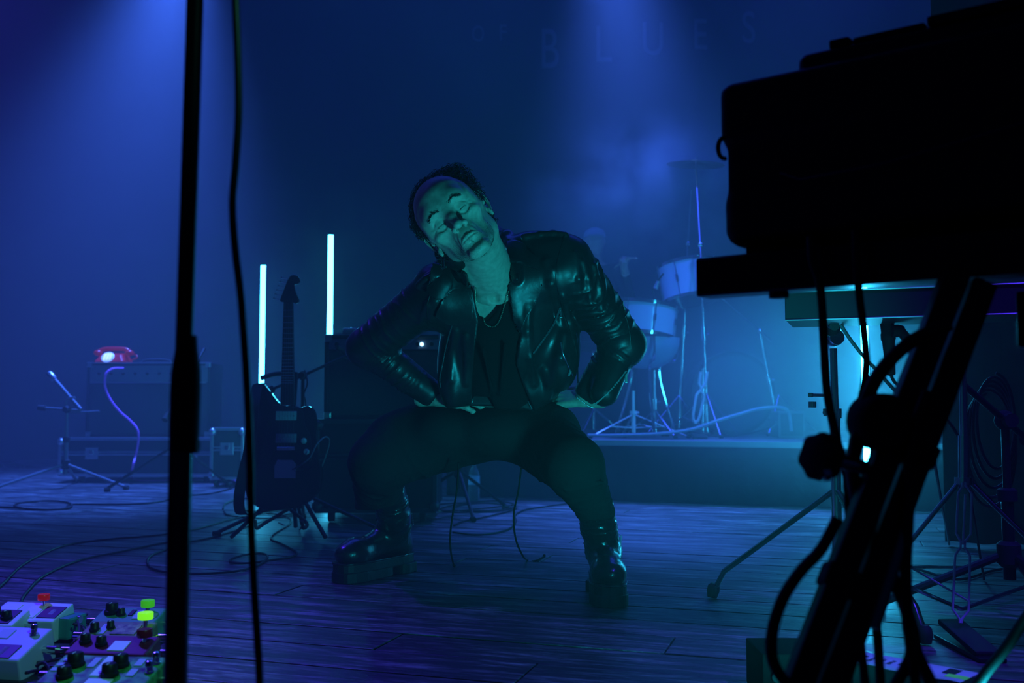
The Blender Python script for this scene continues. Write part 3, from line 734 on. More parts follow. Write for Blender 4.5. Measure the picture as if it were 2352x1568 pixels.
def path_on(trees, pts, off=.002, n=6):
    pp = smooth_path([(x, y, 0) for x, y in pts], n); out = []
    for q in pp:
        r_, nn = on(trees, q.x, q.y, off)
        if r_ is not None: out.append((r_, nn))
    return out
def relax(pts, k=3):
    pts = [Vector(p) for p in pts]
    for _ in range(k): pts = [pts[0]] + [(pts[i-1] + pts[i]*2 + pts[i+1])/4 for i in range(1, len(pts)-1)] + [pts[-1]]
    return pts
def resample(pts, step):
    out = [pts[0].copy()]; acc = 0
    for a, b in zip(pts, pts[1:]):
        L = (b-a).length
        while acc + L >= step and L > 1e-9:
            t = (step-acc)/L; a = a.lerp(b, t); out.append(a.copy()); L = (b-a).length; acc = 0
        acc += L
    return out
def zipper(name, pts, w=.0035, teeth=.0045, trees=None, off=.003):
    q = [a for a, _ in path_on(trees or T_J, pts, off)]
    if len(q) < 3: return
    q = relax(q, 4)
    m = MB(); m.tube(q, w*.55, 6, flat=.6)
    o = m.build(name, MAT_zip, man, smooth=True)
    m = MB()
    for i, c in enumerate(resample(q, teeth)):
        m.box(c + Vector((0, -.0008, 0)), (w*1.5, w*.6, teeth*.5), Rz(0) @ Matrix.Rotation(.3*(i % 2), 3, 'Y'))
    m.build('zip_teeth', steel, o); return o
MAT_zip = MAT('zip_tape', (.10,.10,.11), .5, .3)
def stripe(name, pts, r, m, off=.002, trees=None, flat=.5):
    q = [a for a, _ in path_on(trees or T_J, pts, off)]
    if len(q) > 2:
        q = relax(q, 3)
        b = MB(); b.tube(q, r, 6, flat=flat); return b.build(name, m, man, smooth=True)
zipper('front_zip', [(1245,655),(1222,703),(1199,750),(1190,800),(1185,838),(1192,868),(1210,905),(1222,938)], off=.007)
zipper('chest_zip', [(1286,706),(1275,738),(1252,772),(1223,812)], .0045)
zipper('front_zip', [(1040,742),(1028,790),(1018,840),(1012,870),(1015,890)], .0025)
zipper('sleeve_zip', [(1436,852),(1415,880),(1390,908),(1368,926)], .0035)
stripe('pocket_zip', [(1288,786),(1292,812),(1303,838),(1314,862)], .0028, steel)
stripe('seam', [(1297,540),(1282,590),(1276,640),(1290,700),(1310,760),(1325,820),(1328,880)], .0020, leather, .001)
stripe('seam', [(1404,640),(1430,700),(1446,760),(1450,800)], .0022, leather, .001)
stripe('seam', [(1000,650),(982,700),(985,750)], .0022, leather, .001)
# pullers and snaps
pm = MB()
def plate(px, py, dx, dy, w, h, m=steel, name='zip_pull', trees=None):
    c, n = on(trees or T_J, px, py, .005)
    if c is None: return
    ang = math.atan2(dx, dy); b = MB(); b.box(c, (w, .003, h), Ry(0) @ Matrix.Rotation(-ang, 3, 'Y'), .0008)
    b.box(c + Vector((0, -.003, h*.42)), (w*.5, .004, h*.25), Matrix.Rotation(-ang, 3, 'Y')); return b.build(name, m, man)
plate(1286, 718, 1, 6, .0065, .026); plate(1306, 855, -2, 5, .006, .018); plate(1435, 868, 0, 1, .008, .026)
plate(888, 884, 1, 4, .004, .014)
for px, py, r in ((1225,653,.0075),(1038,714,.0070),(1013,668,.0060),(1231,605,.0045),(1198,547,.004)):
    c, n = on(T_J, px, py, .001)
    if c: MB().lathe([(r, 0), (r, .0015), (r*.8, .003), (r*.35, .0038)], c, n, 14).build('snap_button', steel, man, smooth=True)
# lapels: leather sheets folded back over the front
def sheet(name, poly, off, th, m, trees, inner=None):
    """a piece of leather lying on the surface below it"""
    xs = [p[0] for p in poly]; ys = [p[1] for p in poly]; st = 2.6; vid = {}; V = []; Fq = []
    nx = int((max(xs)-min(xs))/st)+2; ny = int((max(ys)-min(ys))/st)+2
    gx = min(xs) + st*np.arange(nx); gy = min(ys) + st*np.arange(ny)
    sd = poly_sd(poly, gx[:, None], gy[None, :])
    def vert(i, j):
        if (i, j) not in vid:
            x, y = gx[i], gy[j]
            if sd[i, j] > 0:      # pull a rim vertex onto the outline
                bx, by, bd = x, y, 1e9
                for k in range(len(poly)):
                    (x0, y0), (x1, y1) = poly[k], poly[(k+1) % len(poly)]
                    t = max(0, min(1, ((x-x0)*(x1-x0)+(y-y0)*(y1-y0))/((x1-x0)**2+(y1-y0)**2)))
                    qx, qy = x0+(x1-x0)*t, y0+(y1-y0)*t; dd = (qx-x)**2+(qy-y)**2
                    if dd < bd: bx, by, bd = qx, qy, dd
                x, y = bx, by
            c, n = on(trees, x, y, off); vid[i, j] = len(V) if c is not None else -1
            if c is not None: V.append(c)
        return vid[i, j]
    for i in range(nx-1):
        for j in range(ny-1):
            if min(sd[i, j], sd[i+1, j], sd[i+1, j+1], sd[i, j+1]) < -.5 and sorted([sd[i, j], sd[i+1, j], sd[i+1, j+1], sd[i, j+1]])[2] < st:
                q = [vert(i, j), vert(i+1, j), vert(i+1, j+1), vert(i, j+1)]
                if -1 not in q and len(set(q)) == 4: Fq.append(q)
    me = bpy.data.meshes.new(name); me.from_pydata(V, [], Fq)
    bm = bmesh.new(); bm.from_mesh(me)
    ylim = np.median([v.co.y for v in bm.verts])
    for _ in range(10): bmesh.ops.smooth_vert(bm, verts=[v for v in bm.verts if not v.is_boundary], factor=.5, use_axis_x=False, use_axis_y=True, use_axis_z=False)
    for _ in range(8): bmesh.ops.smooth_vert(bm, verts=bm.verts, factor=.4, use_axis_x=False, use_axis_y=True, use_axis_z=False)
    bmesh.ops.recalc_face_normals(bm, faces=bm.faces); bm.to_mesh(me); bm.free()
    o = link_mesh(name, me, m, man, smooth=True)
    so = o.modifiers.new('thick', 'SOLIDIFY'); so.thickness = th; so.offset = 0
    bv = o.modifiers.new('round', 'BEVEL'); bv.width = th*.35; bv.segments = 2; bv.limit_method = 'ANGLE'; bv.angle_limit = 1.0
    return o
sheet('lapel', [(1168,650),(1175,605),(1238,612),(1243,660),(1222,703),(1200,748),(1193,765),(1178,712)], .006, .005, leather, [T_J, T_S, head_tree])
sheet('lapel', [(1010,690),(1040,664),(1072,662),(1084,690),(1088,728),(1060,742),(1030,740),(1000,722)], .010, .006, leather, [T_J, T_S, head_tree])
sheet('collar_wing', [(1172,560),(1196,572),(1240,600),(1238,622),(1200,612),(1176,608)], .016, .007, leather, [T_J, T_S])
sheet('collar_wing', [(985,640),(1000,612),(1040,602),(1075,622),(1080,662),(1040,664),(1005,690),(985,672)], .012, .008, leather, [T_J, T_S, head_tree])
# necklace of small metal beads
nk = path_on([T_S, head_tree], [(1094,655),(1097,690),(1104,720),(1115,742),(1130,750),(1142,745),(1152,722),(1160,690),(1164,665)], .008, 10)
nb_ = MB()
for c in resample(relax([a for a, _ in nk], 4), .0050): nb_.ball(c, .0021, 8)
nb_.build('necklace', brassy, man, smooth=True, label='thin beaded metal necklace')
# bracelets, ring, earring
for k, (dd, r) in enumerate(((.022, .034), (.030, .035))):
    ax = (WRR-ELR).normalized(); c0 = WRR + ax*dd + Vector((0, -.0, -.002)); u = ax.orthogonal().normalized(); w = ax.cross(u); b = MB()
    for j in range(44):
        a = 2*math.pi*j/44; b.ball(c0 + (u*math.cos(a) + w*math.sin(a))*r + Vector((0, 0, -.004*k)), .0026, 6)
    b.build('bracelet', steel if k else brassy, man, smooth=True)
c, n = on([T_HL], 1098, 922, .001)
if c: MB().box(c, (.007, .004, .010), None, .001).build('ring', steel, man)
ec = HP(-.0800, .009, -.0450); eb = MB(); dn = Vector((0, 0, -1)); sx = Vector((.0035, 0, 0))
eb.tube([ec + sx*-1, ec + sx*-1 + dn*.030, ec + dn*.034, ec + sx + dn*.030, ec + sx], .0011, 6)
eb.build('earring', steel, man, smooth=True, label='long safety pin shaped earring')
MB().ball(HP(.0815, .002, -.036), .0022, 8).build('ear_stud', steel, man, smooth=True)
# eyebrows, lashes, a small tuft under the lip
fb = MB(); rf = random.Random(5)
def hair_on_face(a, b, spread, n, L, dirv, r0=.00045):
    for _ in range(n):
        t = rf.random(); p = Vector(a).lerp(Vector(b), t) + Vector((rf.gauss(0, spread), 0, rf.gauss(0, spread)))
        w0 = HP(p.x, -.16, p.z); h = head_tree.ray_cast(w0, HR @ Vector((0, 1, 0)), .2)
        if h[0] is None: continue
        d = (HR @ (Vector(dirv) + Vector((rf.gauss(0, .25), rf.gauss(0, .15), rf.gauss(0, .25))))).normalized()
        fb.tube([h[0] - h[1]*.0004, h[0] + d*L*.5 + h[1]*.0009, h[0] + d*L + h[1]*.0006], [r0, r0*.8, r0*.3], 3)
for x in (-1, 1):
    hair_on_face((x*.014, 0, .0175), (x*.030, 0, .0235), .0016, 75, .0070, (x*.8, -.1, .45)); hair_on_face((x*.030, 0, .0235), (x*.047, 0, .0165), .0014, 60, .0070, (x*1, -.1, -.15))
    hair_on_face((x*.020, 0, -.0072), (x*.043, 0, -.0062), .0004, 34, .0042, (x*.3, -.4, -.7), .0005)
hair_on_face((-.003, 0, -.0845), (.003, 0, -.0845), .0022, 26, .004, (0, -.2, -1))
fb.build('facial_hair', hairm, man, label='dark eyebrows, lashes and a tuft below the lip')
sb = MB()
for _ in range(5200):       # stubble
    th = rf.uniform(-1.35, 1.35); z = rf.uniform(-.112, -.052)
    if abs(th) < .25 and -.080 < z < -.060: continue
    o0 = HP(0, -.02, z); d = (HR @ Vector((math.sin(th), -math.cos(th), rf.uniform(-.5, .05)))).normalized()
    h = head_tree.ray_cast(o0 + d*.16, -d, .16)
    if h[0] is None: continue
    e = (h[1] + HR @ Vector((0, 0, -.9))).normalized()
    sb.tube([h[0] - h[1]*.0003, h[0] + e*.0013], [.00030, .00018], 3, caps=False)
sb.build('stubble', hairm, man)['kind'] = 'stuff'

# ---- platform boots
def boot(ank, heel, toe, top):
    """built along local +x from heel to toe, then turned into place on the floor"""
    d = (toe - heel); d.z = 0; L = d.length; ang = math.atan2(d.y, d.x); R = Matrix.Rotation(ang, 4, 'Z'); M = Matrix.Translation((heel.x, heel.y, 0)) @ R
    al = M.inverted() @ ank; tl = M.inverted() @ top; s = SDF([min(-.09, tl.x-.09), min(-.10, tl.y-.09), -.01], [max(L+.04, tl.x+.09), max(.10, tl.y+.09), tl.z+.07], .0035)
    s.cap((L-.062, 0, .083), (L-.072, 0, .092), .046, .044, .02); s.ell((L-.060, 0, .090), (.060, .047, .036), .02)
    s.cap((L-.09, 0, .088), (.115, 0, .120), .040, .046, .03); s.cap((.115, 0, .120), (.055, 0, .095), .046, .040, .03); s.ell((.045, 0, .085), (.046, .038, .045), .02)
    sh = (al.x, al.y, max(al.z, .20)); up = tuple(M.inverted() @ top)
    s.cap((.070, 0, .13), sh, .050, .050, .025, wr=wrinkle(.0075, 3.2, (.8, .3, .3), .5, 0, 1, 3)); s.cap(sh, up, .051, .055, .02, wr=wrinkle(.007, 2.5, (.8, .5, .2), 1.5, 0, 1, 3))
    for k in range(4): s.cap((.104+.008*k, -.030, .128+.018*k), (.108+.006*k, .030, .130+.018*k), .007, .007, .010)
    me = s.mesh('boot_upper'); me.transform(M)
    b = thing('boot', (0, 0, 0), None, None); b.parent = man; b.location = root_mat(man).inverted() @ Vector((heel.x, heel.y, 0)); b.name = 'boot'
    link_mesh('boot_upper', me, bootm, b)
    def ol(k, x0=-.006, x1=L):
        pts = []
        for j in range(28):
            a = 2*math.pi*j/28; x = (x0+x1)/2 + (x1-x0)/2*math.copysign(abs(math.cos(a))**.75, math.cos(a)); f = max(0, min(1, (x-x0)/(x1-x0)))
            w = (.042 + .016*f**.6 - .006*math.exp(-((f-.42)/.16)**2)) * (1+k); pts.append((x, w*math.copysign(abs(math.sin(a))**.6, math.sin(a))))
        return pts
    m = MB(); m.prism(ol(.02), .030, M @ Matrix.Translation((0, 0, .030))); m.build('midsole', rubberm, b, bevel=.004)
    m = MB(); m.prism([(x, y) for x, y in ol(.06, .10)], .034, M @ Matrix.Translation((0, 0, .0))); m.build('outsole', rubberm, b, bevel=.003)
    m = MB(); m.prism([(x, y) for x, y in ol(.02, -.008, .088)], .034, M @ Matrix.Translation((0, 0, .0))); m.build('heel', rubberm, b, bevel=.003)
    m = MB(); m.prism(ol(.05, -.010, L+.004), .006, M @ Matrix.Translation((0, 0, .058))); m.build('welt', bootm, b, bevel=.002)
    for sy in (-1, 1):
        m = MB(); m.tube([M @ Vector((.062, sy*.052, .10)), M @ Vector((.060, sy*.056, .17)), M @ Vector((al.x, al.y + sy*.056, al.z + .02))], .0014, 6); m.build('boot_zip', steel, b, smooth=True)
    return b
boot(ANL, F(940, 1308), F(775, 1340), P(893, 1130, 3.30)); boot(ANR, F(1382, 1350), F(1403, 1397), P(1368, 1165, 3.00))
# chain on the trouser leg
ch = path_on([T_T], [(933,1122),(935,1140),(940,1156)], .004, 8)
ch = [a for a, _ in ch] + [P(945, 1180, 3.16), P(950, 1205, 3.17)]
m = MB()
for c in resample(ch, .007): m.ball(c, .0022, 6)
m.build('trouser_chain', steel, man, smooth=True)
# ------------------------------------------------------------------ materials shared by the gear
blackm = MAT('black_paint', (.014,.014,.015), .45, spec=.4)
tolex = MAT('black_tolex', (.018,.018,.020), .7, bump=.5, bscale=700, bdist=.0008)
clothm = MAT('grille_cloth', (.045,.045,.05), .85, bump=.6, bscale=900, bdist=.0008, var=.3, vscale=400)
chromem = MAT('chrome', (.80,.80,.82), .13, 1.0)
alum = MAT('aluminium_edge', (.55,.56,.58), .35, .9)
rubm = MAT('black_rubber', (.02,.02,.02), .75)
cablem = MAT('cable_black', (.012,.012,.013), .5)
greym = MAT('grey_plastic', (.16,.16,.17), .5)
whitem = MAT('white_plastic', (.75,.75,.75), .4)

def wire(name, pts, r, lab=None, cat=None, m=None, parent=None, n=6, sub=8, group=None):
    b = MB(); b.tube(smooth_path(pts, sub), r, n); o = b.build(name, m or cablem, parent, smooth=True); return set_props(o, lab, cat, group)
def on_floor(pts, r=.0035, z=None): return [F(x, y, r) for x, y in pts]

# ------------------------------------------------------------------ amplifiers and cases
def amp_combo(name, x0, x1, Y, z0, z1, dep, lab, knobs, ky=.5, panel=.13, lamp=None, panel_mat=None):
    c = Vector(((x0+x1)/2, Y+dep/2, z0)); w = x1-x0; h = z1-z0; o = thing(name, c, lab, 'amplifier')
    t = .02; m = MB()
    m.box((c.x-w/2+t/2, c.y, z0+h/2), (t, dep, h), None); m.box((c.x+w/2-t/2, c.y, z0+h/2), (t, dep, h)); m.box((c.x, c.y, z0+t/2), (w-2*t, dep, t)); m.box((c.x, c.y, z1-t/2), (w-2*t, dep, t))
    m.box((c.x, c.y+dep/2-.01, z0+h/2), (w-2*t, .015, h-2*t)); m.build('cabinet', tolex, o, bevel=.006)
    m = MB(); m.box((c.x, Y+.020, z0+t+(h-2*t-panel)/2), (w-2*t-.004, .012, h-2*t-panel), None, .003); m.build('grille', clothm, o)
    m = MB(); m.box((c.x, Y+.012, z1-t-panel/2+.003), (w-2*t-.004, .014, panel-.012), None, .002); pn = m.build('control_panel', panel_mat or greym, o)
    for i in range(knobs):
        x = x0 + w*(.10 + .78*i/(knobs-1)); kz = z1-t-panel*ky
        m = MB(); m.lathe([(.011, 0), (.011, .006), (.008, .010), (.008, .018), (.006, .019)], (x, Y+.005, kz), (0, -1, 0), 14); m.build('knob', blackm, pn, smooth=True)
    for sx in (-1, 1):
        for sz in (0, 1):
            m = MB(); m.box((c.x+sx*(w/2-.018), Y+.012, z0+.018+sz*(h-.036)), (.038, .030, .038), None, .006); m.build('corner', alum, o)
    m = MB(); m.tube(smooth_path([(c.x-.11, c.y, z1), (c.x-.09, c.y, z1+.022), (c.x, c.y, z1+.028), (c.x+.09, c.y, z1+.022), (c.x+.11, c.y, z1)], 5), .009, 8); m.build('handle', rubm, o, smooth=True)
    if lamp:
        m = MB(); m.lathe([(.009, 0), (.009, .006), (.006, .011), (.002, .013)], (x0+w*lamp, Y+.004, z1-t-panel*.45), (0, -1, 0), 14)
        m.build('pilot_lamp', MAT('pilot', (.8,.9,1), .3, emit=(.25,.65,1.0), es=7), pn, smooth=True)
    return o
def flight_case(name, x0, x1, Y, z0, z1, dep, lab, latches, alum=None):
    alum = alum or bpy.data.materials['aluminium_edge']
    cx, w, h = (x0+x1)/2, x1-x0, z1-z0; o = thing(name, (cx, Y+dep/2, 0), lab, 'case')
    cz = z0 + .06 if z0 == 0 else z0; m = MB(); m.box((cx, Y+dep/2, (cz+z1)/2), (w-.012, dep-.012, z1-cz-.012)); m.build('panel', tolex, o)
    zm = cz + (z1-cz)*.60
    for a, b in ((cz, zm-.004), (zm+.004, z1)):
        for zz in (a, b):
            m = MB(); m.box((cx, Y, zz), (w, .024, .022), None, .003); m.build('edge_rail', alum, o)
    for sx in (-1, 1):
        m = MB(); m.box((cx+sx*(w/2-.008), Y, (cz+z1)/2), (.022, .026, z1-cz), None, .003); m.build('edge_rail', alum, o)
        for zz in (cz+.02, z1-.02):
            m = MB(); m.ball((cx+sx*(w/2-.012), Y+.004, zz), .030, 10); m.build('ball_corner', alum, o, smooth=True)
    for t in latches:
        lx = x0 + w*t; m = MB(); m.box((lx, Y-.010, zm), (.095, .010, .085), None, .004); lt = m.build('latch', alum, o)
        m = MB(); m.box((lx, Y-.018, zm+.008), (.030, .008, .034), None, .003); m.build('butterfly', chromem, lt)
    for sx in (-.38, .38):
        if z0 == 0:
            m = MB(); m.lathe([(.028, -.014), (.030, -.010), (.030, .010), (.028, .014)], (cx+sx*w, Y+.06, .030), (1, 0, 0), 16)
            m.box((cx+sx*w, Y+.06, .052), (.05, .05, .016)); m.build('caster', rubm, o)
    return o
# left amplifier on its case
AY = 7.4; ax0, ax1 = P(198,900,AY).x, P(482,900,AY).x
CZ = P(300,1006,AY).z; AZ = P(300,832,AY).z
flight_case('flight_case', P(143,1040,AY).x, P(520,1040,AY).x, AY-.05, 0, CZ-.004, .62, 'wide metal edged flight case under the left amplifier', (.20, .80))
la = amp_combo('guitar_amplifier', ax0, ax1, AY, CZ+.01, AZ, .32, 'large dark guitar amplifier on a flight case with a red telephone on it', 9, .45, .14)
m = MB(); m.box(((ax0+ax1)/2, AY+.006, AZ-.004), (ax1-ax0, .016, .010), None, .002); m.build('top_rail', alum, la)
m = MB(); m.box(((ax0+ax1)/2, AY+.004, AZ-.150), (ax1-ax0-.06, .012, .008), None, .002); m.build('panel_strip', alum, la)
# smaller case to the right of it
flight_case('flight_case', P(484,1040,7.0).x, P(560,1040,7.0).x, 7.0, 0, P(500,985,7.0).z, .4, 'narrow flight case right of the left amplifier', (.5,))
# red telephone
redm = MAT('red_plastic_added_glow', (.55,.012,.02), .3, coat=.3, emit=(1,.02,.03), es=.05)  # body is no lamp; weak emission added to keep its red in blue light
TX, TY, TZ = P(250,830,AY+.05).x, AY+.14, AZ + .004
tel = thing('telephone', (TX, TY, TZ), 'red desk telephone with a glowing dial on the left amplifier', 'telephone')
m = MB(); s_ = 1.0
m.add([(TX-.115, TY-.10, TZ), (TX+.115, TY-.10, TZ), (TX+.115, TY+.10, TZ), (TX-.115, TY+.10, TZ), (TX-.075, TY-.055, TZ+.060), (TX+.075, TY-.055, TZ+.060), (TX+.085, TY+.06, TZ+.078), (TX-.085, TY+.06, TZ+.078)],
      [(0,3,2,1),(4,5,6,7),(0,1,5,4),(1,2,6,5),(2,3,7,6),(3,0,4,7)]); m.build('base', redm, tel, bevel=.012, seg=3)
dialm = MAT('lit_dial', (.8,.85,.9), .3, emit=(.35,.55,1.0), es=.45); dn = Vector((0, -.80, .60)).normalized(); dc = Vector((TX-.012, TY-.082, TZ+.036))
m = MB(); m.lathe([(.048, 0), (.048, .004), (.043, .007)], dc, dn, 28); dial = m.build('dial', dialm, tel, smooth=True)
u = dn.cross(Vector((1,0,0))).normalized()
for i in range(4):
    for j in range(3):
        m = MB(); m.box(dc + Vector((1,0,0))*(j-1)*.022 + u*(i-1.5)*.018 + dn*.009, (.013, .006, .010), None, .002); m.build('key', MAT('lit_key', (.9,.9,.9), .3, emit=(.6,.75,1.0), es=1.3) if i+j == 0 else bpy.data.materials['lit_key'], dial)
m = MB(); m.tube(smooth_path([(TX-.12, TY+.01, TZ+.082), (TX-.07, TY+.01, TZ+.104), (TX+.07, TY+.01, TZ+.104), (TX+.12, TY+.01, TZ+.082)], 5), .016, 10)
m.ball((TX-.118, TY, TZ+.074), (.034, .034, .024), 14); m.ball((TX+.118, TY, TZ+.074), (.034, .034, .024), 14); m.build('handset', redm, tel, smooth=True)
m = MB(); pts = []
for i in range(90):
    a = i/90; c = Vector((TX+.12+.07*math.sin(a*3.1), TY-.02-.02*a, TZ+.07*(1-a)+.008)); pts.append(c + Vector((0, .007*math.cos(i*1.3), .007*math.sin(i*1.3))))
m.tube(pts, .0022, 5); m.build('coiled_cord', redm, tel, smooth=True)
# pink cable from the amplifier
pink = MAT('pink_cable', (.95,.20,.75), .4)
wire('instrument_cable', [P(283,845,AY-.02), P(260,846,AY-.09), P(244,858,AY-.12), P(241,885,AY-.12), P(252,915,AY-.12), P(275,945,AY-.12), P(298,965,AY-.12), P(315,985,AY-.13), P(318,1010,AY-.13), P(312,1045,AY-.13), P(304,1075,AY-.14)] + on_floor([(303,1096),(318,1103),(400,1103),(470,1101),(560,1104)], .006),
     .0085, 'pink instrument cable hanging from the front of the left amplifier', 'cable', pink)
# middle amplifier on a case
MY = 4.9; mx0, mx1 = P(744,900,MY).x, P(1024,900,MY).x
MZ0, MZ1 = P(800,963,MY).z, P(800,768,MY).z
indp = MAT('panel_lit', (.30,.32,.40), .35, .6)
amp_combo('guitar_amplifier', mx0, mx1, MY, MZ0, MZ1, .26, 'dark combo amplifier beside the tall light tube, behind the performer', 8, .45, .062, lamp=.80, panel_mat=indp)
flight_case('flight_case', P(728,1000,MY).x, P(1004,1000,MY).x, MY-.03, 0, MZ0-.008, .5, 'black flight case carrying the middle amplifier', (.85,), MAT('dark_edge', (.06,.06,.07), .45, .5))
px_ = P(805,768,MY+.1); o = thing('effects_pedal', (px_.x, MY+.12, MZ1), 'small pale pedal lying on top of the middle amplifier', 'pedal')
m = MB(); m.box((px_.x, MY+.12, MZ1+.020), (.075, .11, .036), None, .010); m.build('housing', whitem, o); m = MB(); m.lathe([(.008,0),(.008,.006)], (px_.x, MY+.09, MZ1+.038), (0,0,1), 12); m.build('footswitch', chromem, o, smooth=True)

# ------------------------------------------------------------------ microphone stands
def mic_mesh(o, tip, d, L=.16, r=.024):
    d = d.normalized(); m = MB(); m.lathe([(r*.62, 0), (r*.95, .006), (r, .020), (r*.98, .036), (r*.84, .045)], tip, d, 18); m.build('grille_head', alum, o, smooth=True)
    m = MB(); m.lathe([(r*.84, .045), (r*.80, .055), (r*.52, L), (r*.44, L+.006)], tip, d, 18); m.build('handle', blackm, o, smooth=True)
def tripod_stand(name, base, h, boom, lab, leg=.34, r=.010, ang0=20, m=None, hub=.16):
    """straight pole on three folding legs; boom is (start z, end point) or None"""
    m0 = m or blackm; o = thing(name, base, lab, 'microphone stand'); b = Vector(base)
    q = MB(); q.cyl(b + Vector((0,0,hub*.6)), b + Vector((0,0,h*.62)), r*1.25, n=12); q.build('lower_tube', m0, o, smooth=True)
    q = MB(); q.cyl(b + Vector((0,0,h*.6)), b + Vector((0,0,h)), r*.85, n=12); q.build('upper_tube', m0, o, smooth=True)
    q = MB(); q.lathe([(r*1.5, h*.58), (r*2, h*.585), (r*2, h*.64), (r*1.4, h*.65)], b, n=14); q.build('clutch', rubm, o, smooth=True)
    q = MB(); q.lathe([(r*1.6, hub-.03), (r*2.4, hub-.02), (r*2.4, hub+.03), (r*1.6, hub+.04)], b, n=14); q.build('hub', rubm, o, smooth=True)
    for k in range(3):
        a = math.radians(ang0 + 120*k); e = b + Vector((math.cos(a)*leg, math.sin(a)*leg, .012)); q = MB(); q.tube([b + Vector((math.cos(a)*.02, math.sin(a)*.02, hub)), e], r*.85, 8); lg = q.build('leg', m0, o, smooth=True)
        q = MB(); q.cyl(e + (e-b).normalized()*-.03 + Vector((0,0,.003)), e + Vector((0,0,0)), r*1.35, n=10); q.build('rubber_foot', rubm, lg, smooth=True)
    if boom:
        z, e = boom; s0 = b + Vector((0,0,z)); e = Vector(e); d = (e-s0).normalized(); q = MB(); q.cyl(s0 - d*.16, e, r*.7, n=10); q.build('boom_arm', m0, o, smooth=True)
        q = MB(); q.ball(s0, (r*2.2,)*3, 12); q.cyl(s0 + Vector((0,-.04,0)), s0 + Vector((0,.02,0)), r*1.5); q.build('boom_joint', rubm, o, smooth=True)
        q = MB(); q.cyl(s0 - d*.20, s0 - d*.15, r*1.6, n=12); q.build('counterweight', rubm, o, smooth=True)
    return o
# at the left amplifier: short stand, microphone tilted up at the grille
b0 = F(98,1094); tip = P(112,856,7.0)
tripod_stand('microphone_stand', (P(150,1090,6.9).x, 6.9, 0), P(165,940,6.9).z, (P(165,940,6.9).z, P(185,942,6.9)), 'low boom stand left of the left amplifier holding a tilted microphone', leg=.50, r=.012, ang0=-15, m=greym)
o = thing('microphone', tip, 'slim microphone tilted upward in front of the left amplifier', 'microphone'); d = P(190,945,6.9) - tip
m = MB(); m.lathe([(.018, 0), (.024, .02), (.024, .06), (.016, .075)], tip, d.normalized(), 14); m.build('grille_head', alum, o, smooth=True)
m = MB(); m.lathe([(.013, .075), (.015, .10), (.012, .26), (.014, d.length*.95)], tip, d.normalized(), 12); m.build('handle', greym, o, smooth=True)
m = MB(); q0 = P(150,905,6.92); m.tube(smooth_path([P(172,912,6.9), P(157,915,6.92), P(151,925,6.92), P(155,940,6.92), P(164,947,6.9), P(228,944,6.9)], 6), .0075, 8); m.build('clip', greym, o, smooth=True)
# stand behind the near pole, only its legs show
tripod_stand('microphone_stand', (P(392,1080,6.5).x, 6.6, 0), .62, (.62, P(470,800,6.9)), 'black tripod stand in front of the left amplifier', leg=.47, r=.013, ang0=-62, hub=.30)
# boom stand reaching across to the middle amplifier
tripod_stand('microphone_stand', (P(692,1150,4.62).x, 4.62, 0), P(690,862,4.62).z, (P(690,862,4.62).z, P(798,816,4.72)), 'black boom stand right of the guitar reaching to the middle amplifier', leg=.42, r=.010, ang0=-20)
o = thing('microphone', P(800,815,4.74), 'black microphone pointed at the middle amplifier grille', 'microphone'); mic_mesh(o, P(806,818,4.86), Vector((-.3,-1,.25)), .15, .022)
m = MB(); m.tube(smooth_path([P(600,868,4.55), P(640,858,4.6), P(690,862,4.62)], 5), .011, 8); m.build('boom_end', blackm, [q for q in COL.objects if q.get('label','').startswith('black boom stand right of')][0], smooth=True)
wire('microphone_cable', [P(700,850,4.6), P(706,880,4.56), P(698,905,4.58), P(702,930,4.58), P(697,1000,4.58), P(695,1080,4.6), F(700,1180,.004), F(780,1160,.004), F(860,1170,.004)], .0035, 'thin black cable hanging off the boom stand right of the guitar', 'cable')
# stand feet between the performer's legs
tripod_stand('microphone_stand', (P(1052,1120,5.2).x, 5.25, 0), .95, None, 'black tripod stand seen between the legs of the performer', leg=.36, r=.011, ang0=-75, hub=.22)

# water bottle
bc = F(1093,1140); bc = Vector((bc.x, 5.95, 0)); o = thing('water_bottle', bc, 'clear plastic water bottle standing between the legs of the performer', 'bottle')
glassm = MAT('clear_plastic', (.85,.92,1), .08, trans=.9, ior=1.33)
m = MB(); m.lathe([(.030,0),(.034,.006),(.034,.09),(.031,.10),(.034,.11),(.034,.155),(.026,.185),(.013,.205),(.013,.222)], bc, n=20); m.build('body', glassm, o, smooth=True)
m = MB(); m.lathe([(.0348,.10),(.0348,.152)], bc, n=20, caps=False); m.build('label_band', MAT('paper_band', (.45,.55,.75), .6), o, smooth=True)
m = MB(); m.lathe([(.015,.220),(.015,.238),(.013,.240)], bc, n=16); m.build('cap', whitem, o, smooth=True)

# ------------------------------------------------------------------ electric guitar on a stand
GY = 4.35; gtr = thing('electric_guitar', P(640,1150,GY), 'black electric guitar upright on a stand beside the light tube', 'guitar')
gloss = MAT('guitar_lacquer', (.012,.012,.014), .18, coat=.6); maple = MAT('fretboard', (.045,.03,.022), .5); cream = MAT('pickup_cover', (.55,.55,.60), .45)
def gp(x, y, off=0.0):
    """a point of the guitar front; the guitar leans back"""
    Yy = GY + (1150 - y) * .00032; return P(x, y, Yy - off)
def gslab(name, outline, th, m, off=0.0, parent=None, bev=.004, sm=True):
    f_ = [gp(x, y, off) for x, y in outline]; n = len(f_); bk = [p + Vector((0, th, -.0)) for p in f_]
    b = MB(); b.add(f_ + bk, [tuple(range(n)), tuple(range(2*n-1, n-1, -1))] + [(k, (k+1) % n, n+(k+1) % n, n+k) for k in range(n)])
    return b.build(name, m, parent or gtr, bevel=bev, seg=3)
